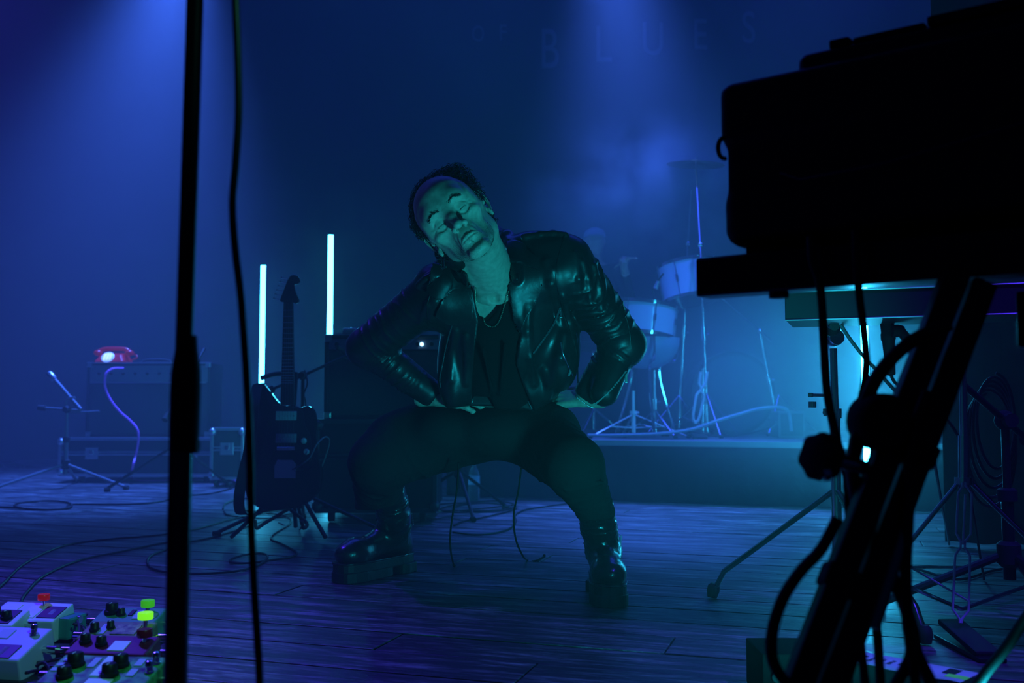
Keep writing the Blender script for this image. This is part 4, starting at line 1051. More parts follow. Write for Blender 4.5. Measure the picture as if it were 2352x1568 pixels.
def sm2(pts, n=5): return [(p.x, p.y) for p in smooth_path([(x, y, 0) for x, y in pts + pts[:1]], n)[:-1]]
body_o = sm2([(603,878),(620,900),(640,925),(655,932),(672,930),(688,936),(706,932),(721,944),(726,972),(722,1000),(729,1040),(738,1085),(730,1130),(700,1158),(655,1170),(606,1170),(572,1150),(562,1110),(568,1060),(578,1010),(583,960),(580,915),(588,885)])
gslab('body', body_o, .042, gloss, bev=.008)
gslab('pickguard', sm2([(626,930),(690,940),(700,975),(712,1000),(716,1050),(700,1062),(640,1030),(618,1060),(612,1010),(616,960)]), .003, MAT('pickguard_black', (.02,.02,.025), .35), .003, bev=.001)
gslab('neck', [(651,690),(672,690),(676,930),(644,930)], .022, maple, .006)
for i, t in enumerate([1 - 2**(-k/12) for k in range(1, 20)]):
    y = 696 + (1150-696-70)*t*.62*1.15
    if y < 928: gslab('fret', [(650-6*(y-690)/240, y), (672+4*(y-690)/240, y), (672+4*(y-690)/240, y+1.4), (650-6*(y-690)/240, y+1.4)], .003, chromem, .0085, bev=0)
gslab('headstock', sm2([(652,694),(643,690),(650,670),(662,640),(672,631),(684,634),(689,645),(684,652),(676,655),(680,672),(687,690),(680,697),(672,694)], 4), .014, gloss, .002, bev=.002)
for i in range(6):
    a = gp(662 - i*3.6 - 2, 640 + i*9.5, 0); m = MB(); m.cyl(a + Vector((0,0,0)), a + Vector((-.020, 0, .004)), .0022, n=8); m.ball(a + Vector((-.026, 0, .005)), (.006,.004,.005), 8); m.build('tuning_peg', chromem, gtr, smooth=True)
for y0 in (944, 996):
    p_ = gslab('pickup', [(633,y0),(681,y0),(680,y0+21),(632,y0+21)], .010, cream, .010, bev=.003)
    for i in range(6):
        a = gp(639+i*7.2, y0+11, .0205); m = MB(); m.cyl(a, a + Vector((0,-.0025,0)), .0022, n=8); m.build('pole_piece', chromem, p_, smooth=True)
gslab('bridge', [(635,1026),(677,1026),(677,1034),(635,1034)], .010, chromem, .010, bev=.002)
gslab('tremolo_plate', [(637,1056),(672,1056),(680,1066),(679,1098),(630,1098),(630,1070)], .004, chromem, .004, bev=.001)
for x, y in ((698,1012),(704,1037)):
    a = gp(x, y, .004); m = MB(); m.lathe([(.013,0),(.013,.004),(.010,.006),(.009,.016),(.0075,.017)], a, (0,-1,0), 18); m.build('knob', cream, gtr, smooth=True)
for i in range(6):
    m = MB(); m.tube([gp(653+i*3.4, 694, .012), gp(639+i*7.2, 1030, .024)], .0005, 4); m.build('string', chromem, gtr)
st_pts = [gp(601,880,.01), gp(590,888,.025), P(582,930,GY-.05), P(578,980,GY-.04), P(572,1030,GY-.03), P(560,1080,GY-.04), P(550,1130,GY-.03), P(549,1165,GY-.03), P(560,1182,GY), P(600,1176,GY+.05), gp(650,1168,-.05)]
m = MB(); q = smooth_path(st_pts, 6); V = []
for i, c in enumerate(q): V += [c + Vector((-.023, 0, 0)), c + Vector((.023, .006, 0)), c + Vector((.023, .009, 0)), c + Vector((-.023, .003, 0))]
m.add(V, [(4*i+j, 4*i+(j+1) % 4, 4*i+4+(j+1) % 4, 4*i+4+j) for i in range(len(q)-1) for j in range(4)]); m.build('strap', MAT('strap_web', (.02,.02,.022), .8), gtr, smooth=True)
gb = Vector((P(650,1170,GY).x, GY+.12, 0)); o = thing('guitar_stand', gb, 'black tubular guitar stand under the black guitar', 'guitar stand')
m = MB(); m.tube(smooth_path([gb + Vector((0,.14,.012)), gb + Vector((0,.05,.35)), gb + Vector((0,.10,.72))], 5), .010, 8); m.build('post', blackm, o, smooth=True)
for sx in (-1, 1):
    m = MB(); m.tube(smooth_path([gb + Vector((sx*.02,.02,.22)), gb + Vector((sx*.12,-.10,.10)), gb + Vector((sx*.20,-.20,.010))], 5), .009, 8); m.build('leg', blackm, o, smooth=True)
    m = MB(); m.tube(smooth_path([gb + Vector((0,.0,.11)), gb + Vector((sx*.09,-.06,.055)), gb + Vector((sx*.10,-.17,.045)), gb + Vector((sx*.10,-.20,.08))], 5), .008, 8); m.build('cradle_arm', rubm, o, smooth=True)
m = MB(); m.tube([gb + Vector((0,.05,.25)), gb + Vector((0,.28,.010))], .009, 8); m.build('leg', blackm, o, smooth=True)
wire('instrument_cable', [gp(672,1078,.03), P(690,1068,GY-.06), P(712,1050,GY-.05), P(728,1020,GY-.02), P(748,1003,GY+.05), P(756,1020,GY+.1), P(730,1090,GY+.1), P(700,1110,GY+.05)] + on_floor([(690,1215),(640,1200)], .004), .0032, 'thin cable curling out of the black guitar', 'cable', greym)

# ------------------------------------------------------------------ drums on the riser
acryl = MAT('drum_shell', (.50,.55,.70), .25, coat=.5, spec=.6); headm = MAT('drum_head', (.70,.72,.78), .45)
def drum(name, c, r, h, tilt, lab, lugs=8, cat='drum'):
    R = Matrix.Rotation(tilt[0], 3, 'X') @ Matrix.Rotation(tilt[1], 3, 'Y'); ax = R @ Vector((0,0,1)); c = Vector(c); o = thing(name, c, lab, cat)
    m = MB(); m.lathe([(r, 0), (r, h)], c, ax, 40); m.build('shell', acryl, o, smooth=True)
    for z in (-.004, h-.016):
        m = MB(); m.lathe([(r, z), (r+.008, z), (r+.008, z+.022), (r, z+.022)], c, ax, 40); m.build('hoop', chromem, o, smooth=True)
    m = MB(); m.lathe([(r*.98, h+.001), (r*.97, h+.004)], c, ax, 40); m.build('drum_head', headm, o, smooth=True)
    u = ax.orthogonal().normalized(); w = ax.cross(u)
    for k in range(lugs):
        a = 2*math.pi*(k+.3)/lugs; q = c + (u*math.cos(a) + w*math.sin(a))*(r+.010); m = MB(); m.cyl(q + ax*.0, q + ax*h, .0032, n=6); m.cyl(q + ax*h*.40, q + ax*h*.60, .009, n=8); m.ball(q+ax*h, .006, 6); m.build('lug', chromem, o, smooth=True)
    return o
DY = 6.35
dz = P(1500,770,DY).z
drum('floor_tom', (P(1478,770,DY).x, DY+.16, dz), .225, P(1500,692,DY).z-dz-.01, (math.radians(-4), math.radians(7)), 'pale floor tom standing right of the performer elbow')
o = thing('kettle_drum', (P(1492,800,DY).x, DY+.18, 0), 'pale bowl shaped drum below the floor tom', 'drum'); cc = Vector((P(1492,800,DY).x, DY+.18, dz-.002)); m = MB(); m.lathe([(.222,-.006),(.218,-.05),(.20,-.10),(.155,-.16),(.09,-.195),(.03,-.205)], cc, (0,0,1), 36); m.build('bowl', MAT('bowl_shell', (.30,.36,.50), .35), o, smooth=True)
for k in range(3):
    a = 2.2*k + .4; m = MB(); q = cc + Vector((math.cos(a)*.235, math.sin(a)*.235, .0)); m.tube(smooth_path([q, q + Vector((0,0,-.14)), cc + Vector((math.cos(a)*.10, math.sin(a)*.10, -.22)), Vector((cc.x + math.cos(a)*.22, cc.y + math.sin(a)*.22, RZ+.01))], 6), .010, 8); m.build('leg', chromem, o, smooth=True)
drum('rack_tom', (P(1590,690,DY+.5).x, DY+.5, P(1590,690,DY+.5).z), .20, .26, (math.radians(-8), math.radians(-8)), 'smoky rack tom half hidden behind the upper keyboard')
bd = thing('bass_drum', (P(1690,860,DY+.75).x, DY+1.0, RZ), 'large hazy bass drum lying on its side on the riser', 'drum')
bc_ = Vector((P(1690,860,DY+.75).x-.05, DY+.62, RZ+.29)); m = MB(); m.lathe([(.28,0),(.28,.42)], bc_, (0,1,0), 48); m.build('shell', MAT('dark_shell', (.03,.03,.04), .4), bd, smooth=True)
m = MB(); m.lathe([(.262,-.003),(.26,-.001)], bc_, (0,1,0), 48); m.build('drum_head', MAT('dark_head', (.05,.05,.06), .5), bd, smooth=True)
m = MB(); m.lathe([(.268,-.012),(.292,-.012),(.292,.022),(.268,.022)], bc_, (0,1,0), 48, caps=False); m.build('hoop', blackm, bd, smooth=True)
def hardware(name, base, top, lab, cat='cymbal stand', leg=.27, r=.011, cym=None, boom=None, ang0=10, hub=.18, mm=None):
    mm = mm or chromem; b = Vector(base); t = Vector(top); o = thing(name, b, lab, cat); d = (t-b)
    m = MB(); m.cyl(b + Vector((0,0,.03)), b + d*.55, r*1.2, n=12); m.build('lower_tube', mm, o, smooth=True); m = MB(); m.cyl(b + d*.52, t, r*.8, n=12); m.build('upper_tube', mm, o, smooth=True)
    m = MB(); m.cyl(b + d*.50, b + d*.57, r*2, n=12); m.cyl(b + d*.53 + Vector((0,-.0,0)), b + d*.53 + Vector((.035,-.01,0)), r*.6); m.build('clamp', mm, o, smooth=True)
    for k in range(3):
        a = math.radians(ang0+120*k); e = b + Vector((math.cos(a)*leg, math.sin(a)*leg, .010)); lg = MB(); lg.tube([b + Vector((0,0,hub+.10)), e], r*.7, 6, flat=.5); lo = lg.build('leg', mm, o, smooth=True)
        br = MB(); br.tube([b + Vector((0,0,.06)), b.lerp(e, .55) + Vector((0,0,(hub+.1)*.45))], r*.45, 6); br.build('brace', mm, lo, smooth=True)
        ft = MB(); ft.ball(e, (.016,.016,.014), 8); ft.build('rubber_foot', rubm, lo, smooth=True)
    if boom:
        m = MB(); m.cyl(t - (Vector(boom)-t)*.3, boom, r*.6, n=8); m.build('boom_arm', mm, o, smooth=True); m = MB(); m.ball(t, r*1.9, 10); m.build('joint', mm, o, smooth=True); t = Vector(boom)
    if cym:
        rr, tl = cym; axm = Vector((math.sin(tl), -.10, math.cos(tl))).normalized()
        c = thing('cymbal', t, 'thin bronze cymbal on the %s' % lab.split(' on ')[0], 'cymbal'); m = MB(); m.lathe([(.012,.030),(.045,.022),(.055,.012),(rr*.6,.004),(rr,-.004),(rr,-.006),(rr*.6,.002),(.055,.010),(.012,.027)], t, axm, 40, caps=False); m.build('plate', MAT('bronze', (.55,.42,.20), .3, 1.0), c, smooth=True)
        m = MB(); m.cyl(t - axm*.02, t + axm*.045, .005, n=8); m.cyl(t + axm*.033, t + axm*.045, .012, n=10); m.build('wing_nut', chromem, c, smooth=True)
    return o
x_ = P(1508,980,DY+.05); hardware('drum_stand', (x_.x, DY+.10, RZ), (x_.x, DY+.12, P(1508,850,DY+.1).z), 'short chrome stand under the bowl shaped drum', 'drum stand', leg=.20, ang0=-60, hub=.08)
x_ = P(1625,960,DY+.2); hardware('cymbal_stand', (x_.x, DY+.2, RZ), (P(1612,560,DY+.2).x, DY+.25, P(1612,560,DY+.2).z), 'tall chrome boom stand behind the rack tom', leg=.30, cym=(.20, .05), boom=P(1598,377,DY+.5), ang0=35)
x_ = P(1560,980,DY+.9); hardware('cymbal_stand', (x_.x, DY+.9, RZ), (x_.x+.08, DY+.9, P(1560,560,DY+.9).z), 'thin hazy cymbal stand behind the floor tom', leg=.26, boom=P(1588,436,DY+.8), ang0=80)
x_ = P(1790,985,DY+.6); hardware('cymbal_stand', (x_.x, DY+.6, RZ), (P(1745,760,DY+.6).x, DY+.6, P(1745,760,DY+.6).z), 'leaning chrome stand below the lower keyboard', leg=.28, boom=P(1655,682,DY+.5), ang0=0)
# hi-hat stand with its wire linkage, far one
def linkage(o, pts_l, pts_r, Y, r, mm, pedal=None):
    for pts in (pts_l, pts_r):
        m = MB(); m.tube([P(x, y, Y) for x, y in pts], r, 8); m.build('pull_wire', mm, o, smooth=True)
o = thing('hi_hat_stand', (P(1603,970,DY-.05).x, DY-.02, RZ), 'small hi-hat stand with two wire loops on the riser', 'hi-hat stand')
linkage(o, [(1609,853),(1606,880),(1611,893),(1600,906),(1592,950),(1592,962),(1597,972)], [(1625,853),(1620,882),(1609,895),(1617,908),(1609,950),(1604,964),(1597,972)], DY-.05, .0090, MAT('pale_steel', (.85,.85,.9), .4, .2))
m = MB(); m.box((P(1597,975,DY-.05).x, DY-.10, RZ+.03), (.09, .24, .02), Matrix.Rotation(.2, 3, 'X'), .006); m.build('foot_pedal', blackm, o)
m = MB(); m.cyl((P(1617,960,DY).x, DY+.03, RZ+.02), (P(1617,850,DY).x, DY+.03, P(1617,845,DY).z), .011); m.build('pole', chromem, o, smooth=True)
# loose rods, cables and a small box on the riser
def riser_pt(x, y, z=.012): return F(x, y, RZ+z)
hardware('cymbal_stand', (P(1455,960,6.45).x, 6.45, RZ), (P(1455,930,6.45).x, 6.45, RZ+.30), 'folded chrome tripod lying right of the performer hip', leg=.36, r=.012, ang0=-25, hub=.05, mm=bpy.data.materials['pale_steel'])
wire('riser_cable', [P(1350,999,6.12), P(1420,999,6.08), P(1520,995,6.02), P(1590,985,6.0), P(1650,965,6.0), P(1700,950,6.05), P(1745,938,6.1), P(1795,936,6.15), P(1812,950,6.2), P(1818,990,6.2)], .011, 'thick pale cable snaking along the front of the riser', 'cable', MAT('pale_cable', (.30,.32,.40), .4))
wire('riser_cable', [P(1560,985,6.3), P(1620,998,6.2), P(1690,1000,6.2), P(1760,985,6.3), P(1800,960,6.35), P(1830,990,6.3)], .007, 'dark cable lying flat across the riser deck', 'cable')
mo = thing('monitor_box', (P(1822,990,6.25).x, 6.4, RZ), 'small hazy grey box at the right end of the riser', 'speaker'); mc = Vector((P(1822,990,6.25).x, 6.38, RZ+.085)); m = MB(); m.box(mc, (.17,.2,.17), None, .012); m.build('cabinet', greym, mo); m = MB(); m.box(mc+Vector((0,-.104,0)), (.14,.010,.14), None, .003); m.build('grille', clothm, mo)
cl = thing('microphone', P(1520,640,DY+.02), 'tiny clip microphone above the rim of the floor tom', 'microphone'); m = MB(); m.tube(smooth_path([P(1503,690,DY+.05), P(1500,665,DY+.05), P(1508,650,DY+.03), P(1524,628,DY)], 6), .006, 8); m.build('gooseneck', blackm, cl, smooth=True); m = MB(); m.cyl(P(1506,662,DY), P(1512,646,DY), .016, .012); m.build('capsule', alum, cl, smooth=True)

# drummer in the haze
dr = thing('person', (P(1368,700,7.5).x, 7.55, RZ), 'drummer with a cap sitting in the haze behind the floor tom', 'person')
hd = P(1366,556,7.5); s = SDF([hd.x-.65, 6.75, RZ], [hd.x+.65, 8.05, hd.z+.2], .014)
s.ell(hd, (.074,.092,.105), .02); s.ell(hd + Vector((0,-.075,-.01)), (.016,.022,.024), .012); s.ell(hd + Vector((0,-.04,-.07)), (.045,.05,.045), .02)
for x in (-1,1):
    s.ell(hd + Vector((x*.078,.01,0)), (.010,.018,.028), .006); s.ell(hd + Vector((x*.028,-.088,.018)), (.016,.010,.010), .01, sub=True)
nk_ = hd + Vector((0,.03,-.17)); s.cap(hd + Vector((0,.02,-.05)), nk_, .052, .058, .02); ch_ = nk_ + Vector((0,.03,-.20)); s.ell(ch_, (.17,.12,.20), .06); s.ell(ch_ + Vector((0,.04,-.22)), (.15,.12,.16), .06)
shl, shr = nk_ + Vector((-.17,.02,-.05)), nk_ + Vector((.17,.02,-.05)); ell_, elr_ = shl + Vector((-.10,-.06,-.26)), shr + Vector((.10,-.08,-.24)); hr_ = P(1432,606,7.2); hl_ = ell_ + Vector((.02,-.26,.06))
s.cap(nk_ + Vector((0,.03,-.05)), shl, .06, .062, .04); s.cap(nk_ + Vector((0,.03,-.05)), shr, .06, .062, .04)
s.cap(shl, ell_, .055, .042, .03); s.cap(ell_, hl_, .042, .028, .02); s.cap(shr, elr_, .055, .042, .03); s.cap(elr_, hr_, .042, .028, .02)
for h_ in (hl_, hr_):
    s.ell(h_ + Vector((0,-.02,.02)), (.036,.045,.036), .014)
    for k in range(4): s.cap(h_ + Vector((-.02+.013*k,-.04,.02)), h_ + Vector((-.02+.013*k,-.075,.0)), .010, .009, .004)
    s.cap(h_ + Vector((.03,-.02,.03)), h_ + Vector((.04,-.06,.03)), .011, .010, .006)
pv = ch_ + Vector((0,.04,-.30)); 
for x in (-1,1):
    kn = pv + Vector((x*.22,-.42,.06)); s.cap(pv + Vector((x*.09,0,0)), kn, .085, .060, .05); s.cap(kn, Vector((kn.x, kn.y-.02, RZ+.05)), .058, .042, .03); s.cap(Vector((kn.x, kn.y-.02, RZ+.05)), Vector((kn.x, kn.y-.18, RZ+.035)), .045, .036, .03)
body2 = s.mesh('body'); body2.materials.append(skin); body2.materials.append(MAT('dark_clothes', (.02,.02,.025), .9))
mi = [0 if ((Vector(p.center) - hd).length < .19 and p.center.z > nk_.z-.01) or min((Vector(p.center)-hl_).length, (Vector(p.center)-hr_).length) < .10 else 1 for p in body2.polygons]
body2.polygons.foreach_set('material_index', mi); link_mesh('body', body2, None, dr, smooth=True)
m = MB(); m.lathe([(.084,.030),(.083,.055),(.070,.088),(.030,.108),(.004,.112)], hd, (0,.05,1), 24); m.ball(hd + Vector((0,-.105,.035)), (.060,.055,.006), 16); m.build('cap', MAT('pale_cap', (.45,.45,.5), .8), dr, smooth=True)
m = MB(); m.tube([hr_ + Vector((-.05,.12,-.01)), hr_ + Vector((.02,-.10,.03)), hr_ + Vector((.06,-.28,.0))], .007, 6); st = m.build('drumstick', MAT('hickory', (.6,.45,.3), .6)); set_props(st, 'drumstick held in the hand of the drummer', 'drumstick')
th = thing('drum_throne', (pv.x, pv.y+.02, RZ), 'round stool under the drummer', 'stool'); m = MB(); m.lathe([(.15,-.02),(.165,0),(.165,.045),(.15,.06)], Vector((pv.x, pv.y+.02, pv.z-.13)), (0,0,1), 24); m.build('seat', rubm, th, smooth=True); m = MB(); m.cyl(Vector((pv.x, pv.y+.02, RZ+.02)), Vector((pv.x, pv.y+.02, pv.z-.14)), .014); m.build('post', chromem, th, smooth=True)
for k in range(3):
    a = 2.094*k; m = MB(); m.cyl(Vector((pv.x, pv.y+.02, RZ+.18)), Vector((pv.x+.2*math.cos(a), pv.y+.02+.2*math.sin(a), RZ+.01)), .009); m.build('leg', chromem, th, smooth=True)
# smoke drifting over the drums
cl_c = P(1440,450,7.3); sm_ = haze_box('smoke_cloud', (cl_c.x-1.0, 6.5, cl_c.z-.75), (cl_c.x+1.2, 8.1, cl_c.z+.75), 0, 0, cloud=2.2); set_props(sm_, 'denser puffs of smoke drifting above the drums', 'smoke')

tc_ = P(1975, 1000, 4.95); sm2_ = haze_box('smoke_cloud', (tc_.x-1.5, 4.30, .01), (tc_.x+.9, 5.62, 1.45), 0, .1, cloud=None)  # local dense smoke added to spread the glow around the right tube
nt_ = sm2_.data.materials[0].node_tree; v_ = [n for n in nt_.nodes if n.type == 'VOLUME_SCATTER'][0]
t_ = nt_.nodes.new('ShaderNodeTexCoord'); mp_n = nt_.nodes.new('ShaderNodeMapping'); mp_n.inputs['Scale'].default_value = (2/2.4, 2/1.32, 2/1.44); ln_ = nt_.nodes.new('ShaderNodeVectorMath'); ln_.operation = 'LENGTH'
mr_ = nt_.nodes.new('ShaderNodeMapRange'); mr_.interpolation_type = 'SMOOTHSTEP'; mr_.inputs[1].default_value = .1; mr_.inputs[2].default_value = 1.0; mr_.inputs[3].default_value = .75; mr_.inputs[4].default_value = 0
nt_.links.new(t_.outputs['Object'], mp_n.inputs[0]); nt_.links.new(mp_n.outputs[0], ln_.inputs[0]); nt_.links.new(ln_.outputs['Value'], mr_.inputs[0]); nt_.links.new(mr_.outputs[0], v_.inputs['Density'])
set_props(sm2_, 'low smoke added to spread the glow around the light tube by the stand leg', 'smoke')
# ------------------------------------------------------------------ cables on the boards
def floor_cable(pts, lab, r=.0042, m=None, group=None): return wire('floor_cable', [F(x, y, r+.001) for x, y in pts], r, lab, 'cable', m, group=group)
floor_cable([(-60,1390),(0,1345),(60,1291),(150,1252),(260,1237),(340,1231),(440,1217),(540,1190),(600,1180),(660,1168)], 'long black cable running to the left edge of the stage')
floor_cable([(52,1415),(47,1385),(60,1360),(100,1322),(180,1287),(280,1266),(380,1246),(460,1240),(560,1212),(640,1185),(690,1178)], 'black cable curving down to the pedals at the lower left')
floor_cable([(420,1254),(388,1261),(349,1274),(338,1290),(352,1306),(388,1314),(452,1317),(517,1314),(569,1306),(604,1291),(614,1277),(598,1270),(562,1274),(533,1283),(530,1291),(565,1293),(630,1285),(672,1277),(680,1267),(646,1248),(623,1238),(630,1225),(665,1203),(659,1186),(600,1176),(540,1170)], 'black cable looped on the boards right of the foreground pole')
floor_cable([(512,1168),(520,1155),(560,1145),(640,1150),(690,1165),(676,1182),(610,1190),(530,1184),(514,1174)], 'loose ring of cable under the guitar')
floor_cable([(-40,1162),(40,1166),(110,1170),(160,1166),(158,1154),(110,1150),(50,1154),(34,1162),(80,1170),(150,1168),(165,1158),(280,1158),(360,1153),(420,1140),(500,1130),(540,1115),(530,1104),(480,1100)], 'thin cable with flat loops at the far left', .005)
floor_cable([(950,1163),(1000,1158),(1060,1154),(1130,1150),(1178,1156),(1170,1168),(1100,1173),(1040,1170),(1060,1160),(1120,1155),(1172,1162),(1150,1172),(1080,1176),(1010,1174),(1030,1162),(1100,1152),(1150,1148),(1240,1146),(1300,1149)], 'black cable coiled on the boards between the performer legs')
floor_cable([(1042,1206),(1060,1198),(1100,1190),(1160,1176),(1186,1166),(1176,1160),(1120,1166),(1050,1172),(980,1172),(950,1166)], 'black cable sweeping left out of the coil')
floor_cable([(1040,1222),(1090,1228),(1140,1223),(1172,1212),(1185,1196),(1184,1182),(1208,1170),(1260,1162),(1330,1152),(1400,1146)], 'black cable curving right under the performer')
# drawstrings hanging from the trousers
for pts in ([P(1053,1062,3.00), P(1050,1120,3.03), P(1040,1180,3.08), P(1034,1230,3.10), P(1036,1270,3.12), F(1043,1300,.004)], [P(1197,1075,3.0), P(1190,1130,3.03), P(1180,1180,3.06), P(1183,1230,3.1), P(1195,1265,3.12), F(1210,1286,.004), F(1232,1287,.004), F(1250,1277,.004)]):
    b = MB(); b.tube(smooth_path(pts, 8), .0030, 6); b.ball(pts[-1] + Vector((0,0,.002)), .006, 8); b.build('drawstring', trouserm, man, smooth=True)

# ------------------------------------------------------------------ effects pedals, lower left
def pmat(name, c, rough=.4, **k): return MAT(name, c, rough, **k)
teal_p = pmat('teal_housing', (.05,.32,.26)); white_p = pmat('white_housing', (.85,.88,.92)); lilac_p = pmat('lilac_housing', (.62,.56,.85)); green_p = pmat('green_housing', (.09,.36,.22)); olive_p = pmat('olive_housing', (.20,.22,.07))
wine_p = pmat('wine_housing', (.20,.02,.05)); camo_p = MAT('patterned_housing', (.06,.30,.08), .4, var=.8, vscale=38); darkl = pmat('dark_label', (.03,.02,.06)); stick = pmat('white_sticker', (.93,.94,.95), .5); greyst = pmat('grey_print', (.50,.54,.70), .5)
redcap = pmat('red_cap_added_glow', (.75,.015,.015), .25, emit=(1,.02,.02), es=.12); limecap = pmat('lime_cap_added_glow', (.30,.95,.02), .2, emit=(.25,1,.02), es=.75); limecap2 = pmat('green_cap_added_glow', (.10,.70,.02), .2, emit=(.10,.9,.02), es=.28); winecap = pmat('dark_red_cap', (.25,.01,.02), .3)  # emission added to red, lime and green caps so their colours survive blue light
def frame(c, ang):
    R = Matrix.Rotation(ang, 3, 'Z') @ Matrix.Rotation(math.radians(13), 3, 'X'); return lambda x, y, z: Vector(c) + R @ Vector((x, y, z)), R
def pedal(c, w, l, h, ang, hm, lab, slope=.0, tops=(), knobs=(), caps=(), switches=(), plates=(), jacks=True):
    o = thing('effects_pedal', (c[0], c[1], .03), lab, 'pedal', group='effects pedals at the lower left'); T, R = frame((c[0], c[1], .032), ang)
    V = [T(-w/2,-l/2,0), T(w/2,-l/2,0), T(w/2,l/2,0), T(-w/2,l/2,0), T(-w/2,-l/2,h*(1-slope)), T(w/2,-l/2,h*(1-slope)), T(w/2,l/2,h), T(-w/2,l/2,h)]
    m = MB(); m.add(V, [(0,3,2,1),(4,5,6,7),(0,1,5,4),(1,2,6,5),(2,3,7,6),(3,0,4,7)]); m.build('housing', hm, o, bevel=.004, seg=2)
    zt = lambda y: h*(1-slope) + h*slope*(y/l+.5)
    for x, y, a, b, mt in plates:
        x0, x1, y0, y1 = x-a/2, x+a/2, y-b/2, y+b/2; m = MB(); m.add([T(x0,y0,zt(y0)), T(x1,y0,zt(y0)), T(x1,y1,zt(y1)), T(x0,y1,zt(y1)), T(x0,y0,zt(y0)+.0022), T(x1,y0,zt(y0)+.0022), T(x1,y1,zt(y1)+.0022), T(x0,y1,zt(y1)+.0022)], [(0,3,2,1),(4,5,6,7),(0,1,5,4),(1,2,6,5),(2,3,7,6),(3,0,4,7)]); m.build('label_plate', mt, o)
    for x, y, r, hh, mt in knobs:
        m = MB(); p = T(x, y, zt(y)); m.lathe([(r,0),(r*1.02,hh*.25),(r*.86,hh*.35),(r*.82,hh*.9),(r*.7,hh)], p, (0,0,1), 18); kn = m.build('knob', mt, o, smooth=True)
        m = MB(); m.box(p + Vector((0,-r*.4,hh+.0006)), (.0016, r*.8, .0012)); m.build('pointer', stick, kn)
    for x, y, r, hh, z0, mt in caps:
        p = T(x, y, zt(y)); m = MB(); m.lathe([(r*.32,0),(r*.32,z0)], p, (0,0,1), 10); m.build('switch_post', chromem, o, smooth=True); m = MB(); m.lathe([(r*.92,z0),(r,z0+.002),(r,z0+hh*.9),(r*.92,z0+hh),(r*.5,z0+hh*.94)], p, (0,0,1), 24); m.build('switch_cap', mt, o, smooth=True)
    for x, y in switches:
        p = T(x, y, zt(y)); m = MB(); m.lathe([(.009,0),(.009,.003),(.0065,.004),(.0065,.012),(.0075,.013),(.0070,.020),(.0045,.022)], p, (0,0,1), 16); m.build('footswitch', chromem, o, smooth=True)
    if jacks:
        for sx in (-1, 1):
            p = T(sx*w/2, l*.18, h*.55); d = R @ Vector((sx,0,0)); m = MB(); m.cyl(p, p + d*.014, .0065, n=10); m.cyl(p + d*.010, p + d*.032, .009, n=10); m.build('jack_plug', chromem, o, smooth=True)
    return o
def FP(px, py, z): q = F(px, py, z); return (q.x, q.y)
bd_ = thing('pedalboard', (F(190,1520,0).x, F(190,1520,0).y, 0), 'black board carrying the effects pedals at the lower left', 'board')
m = MB(); bx, by = FP(185,1500,.03); 
for k in range(5): m = MB(); m.box((bx-.17, 1.90+.13*k, .018), (.50, .062, .018), Matrix.Rotation(-.06, 3, 'Z'), .003); m.build('rail', blackm, bd_)
for sx in (-.42, .07): m = MB(); m.box((bx+sx, 2.18, .012), (.02, .70, .024), Matrix.Rotation(-.06, 3, 'Z'), .003); m.build('side_rail', blackm, bd_)
a_ = -.10
pedal(FP(75,1412,.075), .175, .085, .060, -.16, white_p, 'white topped pedal with teal sides and a red cap', .12, knobs=(), caps=((.018,.028,.0135,.014,.012,redcap),), plates=((-.055,0,.045,.055,stick),(.060,-.004,.048,.050,darkl),(.062,-.004,.012,.022,greyst),(.012,-.006,.036,.05,stick)))
q_ = FP(105,1442,.045); m = MB(); m.box((q_[0]+.015, q_[1], .052), (.135, .07, .05), Matrix.Rotation(-.18, 3, 'Z'), .006); o = m.build('effects_pedal', teal_p); set_props(o, 'plain teal pedal below the white topped one', 'pedal', 'effects pedals at the lower left')
pedal(FP(8,1428,.07), .100, .075, .056, -.10, white_p, 'white pedal with two black knobs at the left edge', .1, knobs=((-.02,.012,.013,.018,blackm),(.018,-.006,.013,.018,blackm),(-.016,-.024,.010,.016,blackm)), plates=((0,.0,.070,.060,darkl),))
pedal(FP(28,1497,.066), .128, .110, .066, -.20, lilac_p, 'lilac pedal with a dark square and one chrome switch', .25, switches=((.038,.030),), plates=((-.005,-.030,.088,.042,darkl),(.012,-.030,.012,.026,greyst),(-.026,.026,.030,.030,greyst)))
pedal(FP(300,1425,.07), .152, .080, .056, a_, green_p, 'green pedal with a big black knob and green cap at the back', .1, knobs=((-.045,.010,.0165,.024,blackm),(-.018,.002,.010,.016,blackm)), caps=((.040,.014,.0155,.016,.014,limecap2),), plates=((.004,.012,.010,.026,blackm),(.022,.004,.014,.040,greyst),(.062,.000,.012,.020,greyst)))
pedal(FP(275,1458,.07), .150, .075, .056, a_, olive_p, 'olive pedal with a bright lime cap in the middle row', .1, knobs=((-.048,-.006,.011,.018,blackm),(-.018,.006,.009,.016,blackm)), caps=((.056,.016,.0165,.015,.016,limecap),), plates=((.020,0,.055,.040,MAT('scratch_label', (.22,.20,.10), .4, var=.8, vscale=60)),(-.030,0,.016,.040,greyst)))
pedal(FP(265,1492,.072), .170, .072, .058, a_, wine_p, 'dark red pedal with a white square sticker', .08, knobs=((-.060,.004,.012,.018,blackm),(-.022,-.004,.012,.018,blackm)), caps=((.062,.012,.0155,.016,.010,winecap),), plates=((.018,-.008,.034,.036,stick),))
